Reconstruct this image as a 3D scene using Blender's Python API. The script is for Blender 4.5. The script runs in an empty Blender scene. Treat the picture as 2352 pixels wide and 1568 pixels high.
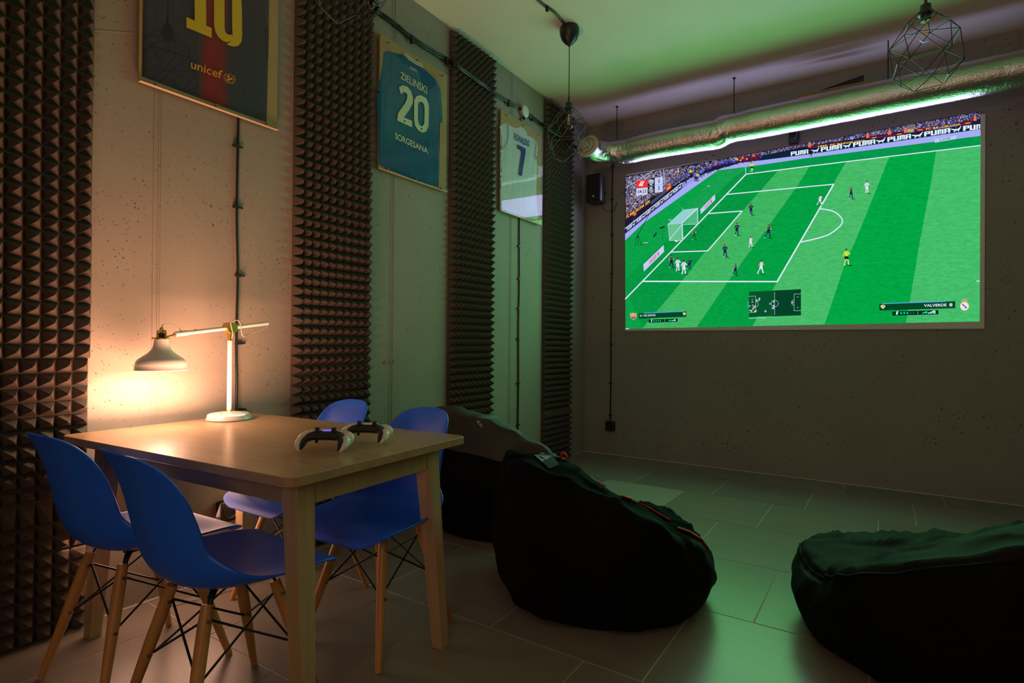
import bpy, bmesh, math, random
import numpy as np
from mathutils import Vector, Matrix, noise

random.seed(7)
rng = np.random.default_rng(7)
SC = bpy.context.scene
COL = SC.collection
PI = math.pi

# ------------------------------------------------------------------ camera
FPX, YAW, PITCH, ROLL = 1288.83, 0.58721, 0.0050, 0.00877
CAM = np.array([2.543, -5.1595, 1.08])
H = 3.291
_f = np.array([-math.sin(YAW)*math.cos(PITCH), math.cos(YAW)*math.cos(PITCH), math.sin(PITCH)])
_r0 = np.array([math.cos(YAW), math.sin(YAW), 0.0]); _u0 = np.cross(_r0, _f)
_r = math.cos(ROLL)*_r0 + math.sin(ROLL)*_u0
_u = -math.sin(ROLL)*_r0 + math.cos(ROLL)*_u0
cam_d = bpy.data.cameras.new('camera'); cam = bpy.data.objects.new('camera', cam_d); COL.objects.link(cam)
cam_d.sensor_width = 36; cam_d.lens = 36*FPX/2352; cam_d.clip_start = 0.05
m = Matrix.Identity(4)
for i in range(3):
    m[i][0] = _r[i]; m[i][1] = _u[i]; m[i][2] = -_f[i]; m[i][3] = CAM[i]
cam.matrix_world = m
SC.camera = cam

def hit(x, y, ax, v):
    """point of the real plane (axis ax = v) that the photograph shows at pixel x, y"""
    d = (x-1176)*_r + (784-y)*_u + FPX*_f
    t = (v-CAM[ax])/d[ax]
    return Vector(CAM+t*d)

# ------------------------------------------------------------------ light
SC.view_settings.view_transform = 'Standard'
SC.view_settings.look = 'None'
SC.view_settings.exposure = 0.0
SC.view_settings.gamma = 1.0
SC.view_settings.use_curve_mapping = False
w = bpy.data.worlds.new('world'); SC.world = w; w.use_nodes = True
w.node_tree.nodes['Background'].inputs[0].default_value = (0.05, 0.04, 0.035, 1)
w.node_tree.nodes['Background'].inputs[1].default_value = 0.3

def light(name, kind, loc, energy, color, rot=(0, 0, 0), **kw):
    d = bpy.data.lights.new(name, kind); d.energy = energy; d.color = color
    for k, v in kw.items(): setattr(d, k, v)
    o = bpy.data.objects.new(name, d); COL.objects.link(o); o.location = loc; o.rotation_euler = rot
    return o
# added area lights boosting the picture's glow: green turf below, lilac stands above
light('screen_turf_fill', 'AREA', (1.77, -0.03, 1.85), 29.0, (0.22, 1.0, 0.30), (-PI/2, 0, 0), shape='RECTANGLE', size=2.6, size_y=1.1, spread=math.radians(152))
light('screen_stands_fill', 'AREA', (1.77, -0.03, 2.56), 13.0, (0.55, 0.45, 1.0), (-PI/2, 0, 0), shape='RECTANGLE', size=2.6, size_y=0.22)
# spill of the ceiling projector behind the viewer
light('projector_spill', 'SPOT', (1.62, -4.9, 2.6), 22.0, (0.85, 0.9, 0.8), (PI/2-0.04, 0, -0.06), spot_size=1.35, spot_blend=0.6, shadow_soft_size=0.012)
# added warm fill light behind the viewer, not a fixture of the room
light('warm_room_fill', 'AREA', (3.2, -7.0, 1.7), 17.0, (1.0, 0.64, 0.44), (PI/2+0.05, 0, 0.1), shape='DISK', size=1.2)
# the bulb of the desk lamp
light('desk_bulb_light', 'POINT', (0.2, -4.098, 0.997), 7.5, (1.0, 0.64, 0.44), shadow_soft_size=0.028)

# added upward light that strengthens the lamp's bounce off the pale tabletop
light('tabletop_fill', 'AREA', (0.36, -4.03, 0.765), 23.0, (1.0, 0.46, 0.27), (PI, 0, 0), shape='RECTANGLE', size=0.5, size_y=0.5)

light('lower_wall_fill', 'AREA', (0.03, -4.0, 0.33), 6.5, (1.0, 0.52, 0.33), (0, -PI/3, 0), shape='RECTANGLE', size=0.5, size_y=0.7)  # added light standing in for lamplight bounced off the wall under the table

# ------------------------------------------------------------------ materials
def lin(r, g, b):
    f = lambda c: (c/255/12.92) if c/255 <= 0.04045 else ((c/255+0.055)/1.055)**2.4
    return (f(r), f(g), f(b))
class NT:
    def __init__(s, name):
        s.m = bpy.data.materials.new(name); s.m.use_nodes = True; s.t = s.m.node_tree
        s.b = s.t.nodes['Principled BSDF']; s.out = s.t.nodes['Material Output']
    def n(s, typ, **kw):
        nd = s.t.nodes.new(typ)
        for k, v in kw.items():
            if k in nd.inputs.keys(): nd.inputs[k].default_value = v
            else: setattr(nd, k, v)
        return nd
    def l(s, a, b): s.t.links.new(a, b)
    def set(s, **kw):
        for k, v in kw.items(): s.b.inputs[k.replace('_', ' ')].default_value = v
def simple(name, col, rough=0.5, metal=0.0, var=0.0, vscale=20, bump=0.0, bscale=200, spec=0.5, sheen=0.0, stretch=(1, 1, 1)):
    M = NT(name); M.set(Base_Color=(*col, 1), Roughness=rough, Metallic=metal)
    M.b.inputs['Specular IOR Level'].default_value = spec
    if sheen: M.b.inputs['Sheen Weight'].default_value = sheen
    tc = M.n('ShaderNodeTexCoord'); mp = M.n('ShaderNodeMapping'); mp.inputs['Scale'].default_value = stretch
    M.l(tc.outputs['Object'], mp.inputs['Vector'])
    nz = M.n('ShaderNodeTexNoise', Scale=vscale, Detail=5.0); M.l(mp.outputs[0], nz.inputs['Vector'])
    rp = M.n('ShaderNodeMapRange'); rp.inputs['To Min'].default_value = 1-var; rp.inputs['To Max'].default_value = 1+var
    M.l(nz.outputs['Fac'], rp.inputs['Value'])
    mx = M.n('ShaderNodeVectorMath', operation='SCALE'); mx.inputs[0].default_value = col
    M.l(rp.outputs[0], mx.inputs['Scale']); M.l(mx.outputs[0], M.b.inputs['Base Color'])
    if bump:
        n2 = M.n('ShaderNodeTexNoise', Scale=bscale, Detail=4.0); M.l(mp.outputs[0], n2.inputs['Vector'])
        bp = M.n('ShaderNodeBump', Strength=bump, Distance=0.002); M.l(n2.outputs['Fac'], bp.inputs['Height']); M.l(bp.outputs[0], M.b.inputs['Normal'])
    return M.m
def concrete(name, col, pits=1.0, rough=0.75, dens=1.0):
    M = NT(name); M.set(Roughness=rough)
    tc = M.n('ShaderNodeTexCoord'); nd_ = M.n('ShaderNodeTexNoise', Scale=70.0, Detail=2.0); M.l(tc.outputs['Object'], nd_.inputs['Vector'])
    sc_ = M.n('ShaderNodeVectorMath', operation='SCALE'); sc_.inputs['Scale'].default_value = 0.02; M.l(nd_.outputs['Color'], sc_.inputs[0]); ad_ = M.n('ShaderNodeVectorMath', operation='ADD'); M.l(tc.outputs['Object'], ad_.inputs[0]); M.l(sc_.outputs[0], ad_.inputs[1]); geo = ad_.outputs[0]
    n1 = M.n('ShaderNodeTexNoise', Scale=1.6, Detail=8.0, Roughness=0.6); M.l(geo, n1.inputs['Vector'])
    n2 = M.n('ShaderNodeTexNoise', Scale=60.0, Detail=4.0); M.l(geo, n2.inputs['Vector'])
    # pits: sparse voronoi cells, denser in patches
    def pit(scale, thr, dens):
        v = M.n('ShaderNodeTexVoronoi', Scale=scale); M.l(geo, v.inputs['Vector'])
        nn = M.n('ShaderNodeTexNoise', Scale=2.2, Detail=2.0); M.l(geo, nn.inputs['Vector'])
        sep = M.n('ShaderNodeSeparateColor'); M.l(v.outputs['Color'], sep.inputs[0])
        # random per-cell radius
        r = M.n('ShaderNodeMath', operation='MULTIPLY_ADD'); M.l(sep.outputs[0], r.inputs[0]); r.inputs[1].default_value = thr; r.inputs[2].default_value = -thr*dens
        a = M.n('ShaderNodeMath', operation='MULTIPLY'); M.l(r.outputs[0], a.inputs[0]); M.l(nn.outputs['Fac'], a.inputs[1])
        lt = M.n('ShaderNodeMath', operation='LESS_THAN'); M.l(v.outputs['Distance'], lt.inputs[0]); M.l(a.outputs[0], lt.inputs[1])
        return lt.outputs[0]
    p1 = pit(30, 0.85*dens, 0.66); p2 = pit(85, 1.25*dens, 0.64)
    mxp = M.n('ShaderNodeMath', operation='MAXIMUM'); M.l(p1, mxp.inputs[0]); M.l(p2, mxp.inputs[1])
    rp = M.n('ShaderNodeMapRange'); rp.inputs['To Min'].default_value = 0.78; rp.inputs['To Max'].default_value = 1.16; M.l(n1.outputs['Fac'], rp.inputs['Value'])
    sc = M.n('ShaderNodeVectorMath', operation='SCALE'); sc.inputs[0].default_value = col; M.l(rp.outputs[0], sc.inputs['Scale'])
    mix = M.n('ShaderNodeMix', data_type='RGBA'); M.l(sc.outputs[0], mix.inputs['A']); mix.inputs['B'].default_value = (col[0]*0.12, col[1]*0.11, col[2]*0.1, 1)
    f = M.n('ShaderNodeMath', operation='MULTIPLY'); M.l(mxp.outputs[0], f.inputs[0]); f.inputs[1].default_value = 0.85*pits
    M.l(f.outputs[0], mix.inputs['Factor']); M.l(mix.outputs['Result'], M.b.inputs['Base Color'])
    h = M.n('ShaderNodeMath', operation='MULTIPLY_ADD'); M.l(n2.outputs['Fac'], h.inputs[0]); h.inputs[1].default_value = 0.18
    ng = M.n('ShaderNodeMath', operation='MULTIPLY'); M.l(mxp.outputs[0], ng.inputs[0]); ng.inputs[1].default_value = -1.0*pits
    M.l(ng.outputs[0], h.inputs[2])
    bp = M.n('ShaderNodeBump', Strength=0.55, Distance=0.004); M.l(h.outputs[0], bp.inputs['Height']); M.l(bp.outputs[0], M.b.inputs['Normal'])
    return M.m
def wood(name, c1, c2, scale=(1, 12, 12), rough=0.42):
    M = NT(name); M.set(Roughness=rough)
    tc = M.n('ShaderNodeTexCoord'); mp = M.n('ShaderNodeMapping'); mp.inputs['Scale'].default_value = scale
    M.l(tc.outputs['Object'], mp.inputs['Vector'])
    nz = M.n('ShaderNodeTexNoise', Scale=2.5, Detail=9.0, Roughness=0.62, Distortion=0.7); M.l(mp.outputs[0], nz.inputs['Vector'])
    cr = M.n('ShaderNodeValToRGB'); cr.color_ramp.elements[0].position = 0.3; cr.color_ramp.elements[1].position = 0.7
    cr.color_ramp.elements[0].color = (*c2, 1); cr.color_ramp.elements[1].color = (*c1, 1)
    M.l(nz.outputs['Fac'], cr.inputs[0]); M.l(cr.outputs[0], M.b.inputs['Base Color'])
    return M.m
def emis_vcol(name, strength=1.0, grass=0.0):
    M = NT(name)
    em = M.n('ShaderNodeEmission'); em.inputs['Strength'].default_value = strength
    at = M.n('ShaderNodeVertexColor'); at.layer_name = 'Col'
    if grass:
        tc = M.n('ShaderNodeTexCoord'); mp = M.n('ShaderNodeMapping'); mp.inputs['Scale'].default_value = (1, 1, 3.6); M.l(tc.outputs['Object'], mp.inputs['Vector'])
        nz = M.n('ShaderNodeTexNoise', Scale=26.0, Detail=10.0, Roughness=0.72); M.l(mp.outputs[0], nz.inputs['Vector'])
        rp = M.n('ShaderNodeMapRange'); rp.inputs['From Min'].default_value = 0.3; rp.inputs['From Max'].default_value = 0.7
        rp.inputs['To Min'].default_value = 1-grass; rp.inputs['To Max'].default_value = 1+grass; M.l(nz.outputs['Fac'], rp.inputs['Value'])
        sc = M.n('ShaderNodeVectorMath', operation='SCALE'); M.l(at.outputs[0], sc.inputs[0]); M.l(rp.outputs[0], sc.inputs['Scale']); M.l(sc.outputs[0], em.inputs['Color'])
    else:
        M.l(at.outputs[0], em.inputs['Color'])
    M.l(em.outputs[0], M.out.inputs['Surface'])
    return M.m
def clear(name, ior=1.49, rough=0.0, tint=(1, 1, 1), boost=1.0):
    M = NT(name)
    tr = M.n('ShaderNodeBsdfTransparent'); tr.inputs[0].default_value = (*tint, 1)
    gl = M.n('ShaderNodeBsdfGlossy'); gl.inputs['Roughness'].default_value = rough
    fr = M.n('ShaderNodeFresnel', IOR=ior); mx = M.n('ShaderNodeMixShader')
    mu = M.n('ShaderNodeMath', operation='MULTIPLY'); mu.inputs[1].default_value = boost; mu.use_clamp = True
    ge = M.n('ShaderNodeNewGeometry'); inv = M.n('ShaderNodeMath', operation='SUBTRACT'); inv.inputs[0].default_value = 1.0; M.l(ge.outputs['Backfacing'], inv.inputs[1])
    m2 = M.n('ShaderNodeMath', operation='MULTIPLY'); M.l(fr.outputs[0], m2.inputs[0]); M.l(inv.outputs[0], m2.inputs[1])
    M.l(m2.outputs[0], mu.inputs[0]); M.l(mu.outputs[0], mx.inputs[0]); M.l(tr.outputs[0], mx.inputs[1]); M.l(gl.outputs[0], mx.inputs[2]); M.l(mx.outputs[0], M.out.inputs['Surface'])
    return M.m

M_wall = concrete('concrete_wall', (0.315, 0.272, 0.235))
M_back = concrete('concrete_back_wall', (0.27, 0.245, 0.21), 1.0, dens=1.35)
M_ceil = simple('ceiling_paint', (0.76, 0.71, 0.64), 0.85, var=0.07, vscale=3, bump=0.4, bscale=60)
M_seam = simple('concrete_seam', (0.30, 0.285, 0.25), 0.8, var=0.15, vscale=60)
def tile_mat():
    M = NT('floor_tile'); tc = M.n('ShaderNodeTexCoord'); 
    nz = M.n('ShaderNodeTexNoise', Scale=3.0, Detail=8.0, Roughness=0.6); mp = M.n('ShaderNodeMapping'); mp.inputs['Scale'].default_value = (0.6, 3, 1)
    M.l(tc.outputs['Object'], mp.inputs['Vector']); M.l(mp.outputs[0], nz.inputs['Vector'])
    oi = M.n('ShaderNodeObjectInfo')
    cr = M.n('ShaderNodeMapRange'); cr.inputs['To Min'].default_value = 0.78; cr.inputs['To Max'].default_value = 1.22; M.l(nz.outputs['Fac'], cr.inputs['Value'])
    rr = M.n('ShaderNodeMapRange'); rr.inputs['To Min'].default_value = 0.9; rr.inputs['To Max'].default_value = 1.1; M.l(oi.outputs['Random'], rr.inputs['Value'])
    mm = M.n('ShaderNodeMath', operation='MULTIPLY'); M.l(cr.outputs[0], mm.inputs[0]); M.l(rr.outputs[0], mm.inputs[1])
    sc = M.n('ShaderNodeVectorMath', operation='SCALE'); sc.inputs[0].default_value = (0.20, 0.175, 0.150); M.l(mm.outputs[0], sc.inputs['Scale']); M.l(sc.outputs[0], M.b.inputs['Base Color'])
    M.set(Roughness=0.30); M.b.inputs['Specular IOR Level'].default_value = 0.5
    n2 = M.n('ShaderNodeTexNoise', Scale=350.0, Detail=3.0); M.l(tc.outputs['Object'], n2.inputs['Vector'])
    bp = M.n('ShaderNodeBump', Strength=0.25, Distance=0.001); M.l(n2.outputs['Fac'], bp.inputs['Height']); M.l(bp.outputs[0], M.b.inputs['Normal'])
    return M.m
M_tile = tile_mat()
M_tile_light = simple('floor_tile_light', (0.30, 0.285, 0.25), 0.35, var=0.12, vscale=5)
M_grout = simple('grout', (0.46, 0.42, 0.36), 0.9, var=0.1)
M_foam = simple('acoustic_foam', (0.085, 0.067, 0.055), 0.95, var=0.25, vscale=260, bump=0.5, bscale=500, spec=0.15)
M_chair = simple('blue_plastic', (0.012, 0.14, 0.95), 0.45, var=0.03, bump=0.08, bscale=900)
M_beech = wood('beech_dowel', (0.66, 0.31, 0.10), (0.50, 0.21, 0.06), (9, 9, 1))
M_birch = wood('birch_top', (0.47, 0.30, 0.17), (0.34, 0.205, 0.11), (1.2, 9, 9), 0.30)
M_birchleg = wood('birch_leg', (0.52, 0.35, 0.20), (0.40, 0.25, 0.13), (10, 10, 1), 0.42)
M_steel = simple('black_steel', (0.012, 0.012, 0.012), 0.4, spec=0.5)
M_bolt = simple('steel_bolt', (0.35, 0.33, 0.3), 0.35, metal=1.0)
M_black = simple('black_plastic', (0.012, 0.012, 0.013), 0.42)
M_cable = simple('black_cable', (0.010, 0.010, 0.010), 0.35)
M_white = simple('white_enamel', (0.72, 0.70, 0.66), 0.35)
M_brass = simple('brass', (0.72, 0.40, 0.10), 0.32, metal=1.0, var=0.1)
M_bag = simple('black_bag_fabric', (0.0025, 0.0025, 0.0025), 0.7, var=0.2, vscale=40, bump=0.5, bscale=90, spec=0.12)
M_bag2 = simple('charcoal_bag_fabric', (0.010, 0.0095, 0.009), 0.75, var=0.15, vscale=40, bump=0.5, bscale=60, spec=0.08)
M_red = simple('red_piping', (0.55, 0.01, 0.008), 0.45)
M_mdf = simple('fibreboard', (0.42, 0.27, 0.11), 0.75, var=0.14, vscale=9, bump=0.3, bscale=300)
M_edge = simple('pale_board_edge', (0.75, 0.62, 0.48), 0.4)
M_acryl = clear('clear_acrylic', 1.49, 0.004)
M_glass = clear('bulb_glass', 1.45, 0.0)
M_fil = NT('filament'); M_fil.set(Base_Color=(0.9, 0.5, 0.08, 1), Roughness=0.5); M_fil = M_fil.m
def foil():
    M = NT('duct_foil'); M.set(Base_Color=(0.64, 0.63, 0.60, 1), Metallic=1.0, Roughness=0.20)
    tc = M.n('ShaderNodeTexCoord')
    n1 = M.n('ShaderNodeTexNoise', Scale=70.0, Detail=5.0, Roughness=0.6); M.l(tc.outputs['Object'], n1.inputs['Vector'])
    mp = M.n('ShaderNodeMapping'); mp.inputs['Scale'].default_value = (60, 5, 5); M.l(tc.outputs['Object'], mp.inputs['Vector'])
    n2 = M.n('ShaderNodeTexNoise', Scale=1.0, Detail=3.0); M.l(mp.outputs[0], n2.inputs['Vector'])
    a = M.n('ShaderNodeMath', operation='MULTIPLY_ADD'); M.l(n2.outputs['Fac'], a.inputs[0]); a.inputs[1].default_value = 0.25; M.l(n1.outputs['Fac'], a.inputs[2])
    bp = M.n('ShaderNodeBump', Strength=0.6, Distance=0.006); M.l(a.outputs[0], bp.inputs['Height']); M.l(bp.outputs[0], M.b.inputs['Normal'])
    return M.m
M_foil = foil()
M_cap = simple('beige_valve', (0.52, 0.45, 0.36), 0.5)
M_cord = None
def cord_mat():
    M = NT('textile_cord'); M.set(Roughness=0.8)
    tc = M.n('ShaderNodeTexCoord'); wv = M.n('ShaderNodeTexWave', Scale=95.0, Distortion=0.0); wv.bands_direction = 'DIAGONAL'
    M.l(tc.outputs['Object'], wv.inputs['Vector'])
    cr = M.n('ShaderNodeValToRGB'); cr.color_ramp.interpolation = 'CONSTANT'; cr.color_ramp.elements[0].color = (0.02, 0.018, 0.016, 1); cr.color_ramp.elements[1].color = (0.75, 0.7, 0.62, 1); cr.color_ramp.elements[1].position = 0.5
    M.l(wv.outputs['Fac'], cr.inputs[0]); M.l(cr.outputs[0], M.b.inputs['Base Color'])
    return M.m
M_cord = cord_mat()

# ------------------------------------------------------------------ object helpers
def link(name, me, mat=None, parent=None, smooth=False):
    o = bpy.data.objects.new(name, me); COL.objects.link(o)
    if mat is not None and not me.materials:
        for mm in (mat if isinstance(mat, (list, tuple)) else [mat]): me.materials.append(mm)
    if parent is not None: o.parent = parent
    if smooth: me.polygons.foreach_set('use_smooth', [True]*len(me.polygons))
    return o
def tag(o, label=None, cat=None, group=None, kind=None):
    if label: o['label'] = label
    if cat: o['category'] = cat
    if group: o['group'] = group
    if kind: o['kind'] = kind
    return o
def empty(name, loc, rz=0.0, label=None, cat=None, group=None, kind=None):
    o = bpy.data.objects.new(name, None); COL.objects.link(o); o.location = loc; o.rotation_euler = (0, 0, rz); o.empty_display_size = 0.1
    return tag(o, label, cat, group, kind)
def copy_tree(o, parent=None):
    c = o.copy(); COL.objects.link(c); c.parent = parent
    if parent is not None: c.matrix_parent_inverse = o.matrix_parent_inverse.copy()
    for ch in list(o.children): copy_tree(ch, c)
    return c
class G:
    """collects shapes in one mesh"""
    def __init__(s): s.v = []; s.f = []; s.mi = []
    def add(s, vs, fs, mi=0):
        b = len(s.v); s.v += [tuple(v) for v in vs]; s.f += [tuple(b+i for i in f) for f in fs]; s.mi += [mi]*len(fs)
    def box(s, lo, hi, mi=0):
        x0, y0, z0 = lo; x1, y1, z1 = hi
        vs = [(x0, y0, z0), (x1, y0, z0), (x1, y1, z0), (x0, y1, z0), (x0, y0, z1), (x1, y0, z1), (x1, y1, z1), (x0, y1, z1)]
        s.add(vs, [(0, 3, 2, 1), (4, 5, 6, 7), (0, 1, 5, 4), (1, 2, 6, 5), (2, 3, 7, 6), (3, 0, 4, 7)], mi)
    def frustum(s, pa, pb, wa, wb, rz=0.0, mi=0):
        c, q = math.cos(rz), math.sin(rz); vs = []
        for p, ww in ((pa, wa), (pb, wb)):
            for sx, sy in ((-1, -1), (1, -1), (1, 1), (-1, 1)):
                x, y = sx*ww[0]/2, sy*ww[1]/2
                vs.append((p[0]+x*c-y*q, p[1]+x*q+y*c, p[2]))
        s.add(vs, [(0, 3, 2, 1), (4, 5, 6, 7), (0, 1, 5, 4), (1, 2, 6, 5), (2, 3, 7, 6), (3, 0, 4, 7)], mi)
    def tube(s, pts, rad, n=8, mi=0, closed=False, cap=True, sy=1.0):
        pts = [Vector(p) for p in pts]; N = len(pts)
        if not hasattr(rad, '__len__'): rad = [rad]*N
        up = None; rings = []
        for i, p in enumerate(pts):
            if closed: t = pts[(i+1) % N]-pts[i-1]
            else: t = pts[min(i+1, N-1)]-pts[max(i-1, 0)]
            t.normalize()
            if up is None:
                up = Vector((0, 0, 1)) if abs(t.z) < 0.9 else Vector((1, 0, 0))
            a = t.cross(up)
            if a.length < 1e-6: a = t.orthogonal()
            a.normalize(); b = t.cross(a).normalized(); up = -b if (-b).dot(up) >= 0 else b
            b = up
            rings.append([p+a*math.cos(2*PI*k/n)*rad[i]+b*math.sin(2*PI*k/n)*rad[i]*sy for k in range(n)])
        vs = [v for r in rings for v in r]; fs = []
        for i in range(N if closed else N-1):
            j = (i+1) % N
            for k in range(n):
                fs.append((i*n+k, i*n+(k+1) % n, j*n+(k+1) % n, j*n+k))
        if cap and not closed:
            fs.append(tuple(range(n-1, -1, -1))); fs.append(tuple((N-1)*n+k for k in range(n)))
        s.add(vs, fs, mi)
    def lathe(s, prof, c=(0, 0, 0), n=32, mi=0, M=None, cap=False):
        vs = []; fs = []
        for r, z in prof:
            for k in range(n):
                v = Vector((r*math.cos(2*PI*k/n), r*math.sin(2*PI*k/n), z))
                if M is not None: v = M @ v
                vs.append(v+Vector(c))
        for i in range(len(prof)-1):
            for k in range(n):
                fs.append((i*n+k, i*n+(k+1) % n, (i+1)*n+(k+1) % n, (i+1)*n+k))
        if cap: fs.append(tuple(range(n-1, -1, -1))); fs.append(tuple((len(prof)-1)*n+k for k in range(n)))
        s.add(vs, fs, mi)
    def mesh(s, name):
        me = bpy.data.meshes.new(name); me.from_pydata([tuple(v) for v in s.v], [], s.f); me.polygons.foreach_set('material_index', s.mi); me.update()
        bm = bmesh.new(); bm.from_mesh(me); bmesh.ops.recalc_face_normals(bm, faces=bm.faces); bm.to_mesh(me); bm.free()
        return me
    def build(s, name, mat, parent=None, smooth=False, bevel=0.0):
        o = link(name, s.mesh(name), mat, parent, smooth)
        if bevel:
            b = o.modifiers.new('bevel', 'BEVEL'); b.width = bevel; b.segments = 2; b.limit_method = 'ANGLE'
        if smooth and not bevel:
            try:
                me = o.data; me.set_sharp_from_angle(angle=math.radians(50))
            except Exception: pass
        return o
def bez(pts, n=10):
    """catmull-rom through pts"""
    P = [Vector(p) for p in pts]; P = [2*P[0]-P[1]]+P+[2*P[-1]-P[-2]]; out = []
    for i in range(1, len(P)-2):
        for k in range(n):
            t = k/n; a, b, c, d = P[i-1], P[i], P[i+1], P[i+2]
            out.append(0.5*((2*b)+(c-a)*t+(2*a-5*b+4*c-d)*t*t+(3*b-a-3*c+d)*t**3))
    out.append(P[-2]); return out

# ------------------------------------------------------------------ the room
XR, YN = 5.2, -8.0
g = G(); g.box((-0.2, YN-0.2, -0.12), (XR+0.2, 0.2, -0.0014)); floor = g.build('floor', M_grout); tag(floor, kind='structure')
g = G(); g.box((-0.2, YN-0.2, H), (XR+0.2, 0.2, H+0.2)); tag(g.build('ceiling', M_ceil), kind='structure')
g = G(); g.box((-0.2, YN, 0-0.006), (0, 0, H)); wl = g.build('wall_left', M_wall); tag(wl, kind='structure')
g = G(); g.box((-0.2, 0, 0-0.006), (XR+0.2, 0.2, H)); wb = g.build('wall_back', M_back); tag(wb, kind='structure')
g = G(); g.box((XR, YN, 0-0.006), (XR+0.2, 0, H)); tag(g.build('wall_right', M_wall), kind='structure')
g = G(); g.box((-0.2, YN-0.2, 0-0.006), (XR+0.2, YN, H)); tag(g.build('wall_front', M_wall), kind='structure')

# floor tiles (staggered rows, each tile its own piece)
P = 0.607
rows = [(0.25, -0.352, 0.465), (-0.352, -0.958, 0.277), (-0.958, -1.568, 0.083), (-1.568, -2.182, 0.477), (-2.182, -2.800, 0.298), (-2.800, -3.415, 0.075), (-3.415, -4.050, 0.474), (-4.050, -4.660, 0.277), (-4.66, -5.27, 0.08), (-5.27, -5.88, 0.47), (-5.88, -6.49, 0.27), (-6.49, -7.10, 0.07), (-7.10, -7.71, 0.47), (-7.71, -8.2, 0.27)]
tile_meshes = {}
for (y1, y0, x0) in rows:
    y1 = min(y1, 0.0); y0 = max(y0, YN)
    xs = [0.0]; x = x0
    if x < 0.02: x += P
    while x < XR-0.03: xs.append(x); x += P
    xs.append(XR)
    for a, b in zip(xs[:-1], xs[1:]):
        gap = 0.0016
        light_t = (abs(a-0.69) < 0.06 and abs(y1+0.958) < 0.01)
        key = (round(b-a, 3), round(y1-y0, 3), light_t)
        if key not in tile_meshes:
            g = G(); wx, wy = (b-a)/2-gap, (y1-y0)/2-gap
            bv = 0.0015
            vs = [(-wx, -wy, -0.006), (wx, -wy, -0.006), (wx, wy, -0.006), (-wx, wy, -0.006), (-wx, -wy, -bv), (wx, -wy, -bv), (wx, wy, -bv), (-wx, wy, -bv), (-wx+bv, -wy+bv, 0), (wx-bv, -wy+bv, 0), (wx-bv, wy-bv, 0), (-wx+bv, wy-bv, 0)]
            g.add(vs, [(0, 1, 5, 4), (1, 2, 6, 5), (2, 3, 7, 6), (3, 0, 4, 7), (4, 5, 9, 8), (5, 6, 10, 9), (6, 7, 11, 10), (7, 4, 8, 11), (8, 9, 10, 11)])
            me = g.mesh('tile'); me.materials.append(M_tile_light if light_t else M_tile); tile_meshes[key] = me
        o = link('tile', tile_meshes[key], None, floor); o.location = ((a+b)/2, (y0+y1)/2, random.uniform(-0.0003, 0.0003))

# formwork seams cast into the concrete, as low ridges
def vseam(parent, ax, pos, z0=0.0, z1=H, double=True):
    g = G()
    offs = (-0.012, 0.006, 0.016) if double else (0.0,)
    for o_ in offs:
        pts = []
        n = 30
        for i in range(n+1):
            z = z0+(z1-z0)*i/n; j = 0.0008*noise.noise(Vector((pos*7+o_*90, z*6, 0)))
            pts.append((0.0004, pos+o_+j, z) if ax == 0 else (pos+o_+j, -0.0004, z))
        g.tube(pts, 0.0016, 5)
    return g.build('formwork_seam', M_seam, parent)
for px_, py_ in ((358, 600), (899, 600), (1171, 600)):
    vseam(wl, 0, hit(px_, py_, 0, 0).y)
for px_, py_ in ((1375, 700), (1611, 830), (2007, 900)):
    vseam(wb, 1, hit(px_, py_, 1, 0).x, 0, H, False)
def hseam(x0, x1, z, circles):
    g = G(); g.tube([(x0, -0.0004, z), (x1, -0.0004, z)], 0.0017, 5); g.tube([(x0, -0.0004, z-0.055), (x1, -0.0004, z-0.055)], 0.0014, 5)
    for cx in circles:
        g.tube([(cx+0.017*math.cos(a), -0.0006, z-0.027+0.017*math.sin(a)) for a in [2*PI*k/16 for k in range(16)]], 0.0018, 5, closed=True)
    g.build('formwork_seam', M_seam, wb)
a = hit(1412, 822, 1, 0); b = hit(1600, 825, 1, 0); hseam(a.x, b.x, a.z, [a.x+0.05+0.066*k for k in range(8)])
a = hit(2012, 828, 1, 0); b = hit(2352, 828, 1, 0); hseam(a.x, XR-0.01, a.z, [a.x+0.08+0.10*k for k in range(14)])
a = hit(2262, 352, 1, 0); hseam(a.x, XR-0.01, hit(2300, 318, 1, 0).z, [a.x+0.12+0.075*k for k in range(9)])
a = hit(218, 70, 0, 0); b = hit(310, 76, 0, 0)
g = G(); g.tube([(0.0003, a.y, a.z), (0.0003, b.y, b.z)], 0.0014, 5); g.build('formwork_seam', M_seam, wl)
# tie holes: shallow rings with dark plug
def tie(parent, p, ax, r=0.012):
    g = G(); c = [2*PI*k/16 for k in range(16)]
    if ax == 1: pts = [(p.x+r*math.cos(a), -0.0008, p.z+r*math.sin(a)) for a in c]
    else: pts = [(0.0008, p.y+r*math.cos(a), p.z+r*math.sin(a)) for a in c]
    g.tube(pts, 0.003, 6, closed=True); g.build('tie_hole_ring', M_seam, parent)
for x, y in ((1371, 622), (1373, 718), (1371, 803), (1370, 890), (1371, 976)): tie(wb, hit(x, y, 1, 0), 1)
for x, y in ((901, 831), (884, 832)): tie(wl, hit(x, y, 0, 0), 0, 0.016 if x > 890 else 0.01)
# grout bead where walls meet the floor
g = G(); g.tube([(0.0, -0.003, 0.002), (XR, -0.003, 0.002)], 0.005, 6); tag(g.build('baseboard_back', M_grout), kind='structure')
g = G(); g.tube([(0.003, 0.0, 0.002), (0.003, YN, 0.002)], 0.005, 6); tag(g.build('baseboard_left', M_grout), kind='structure')

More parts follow.
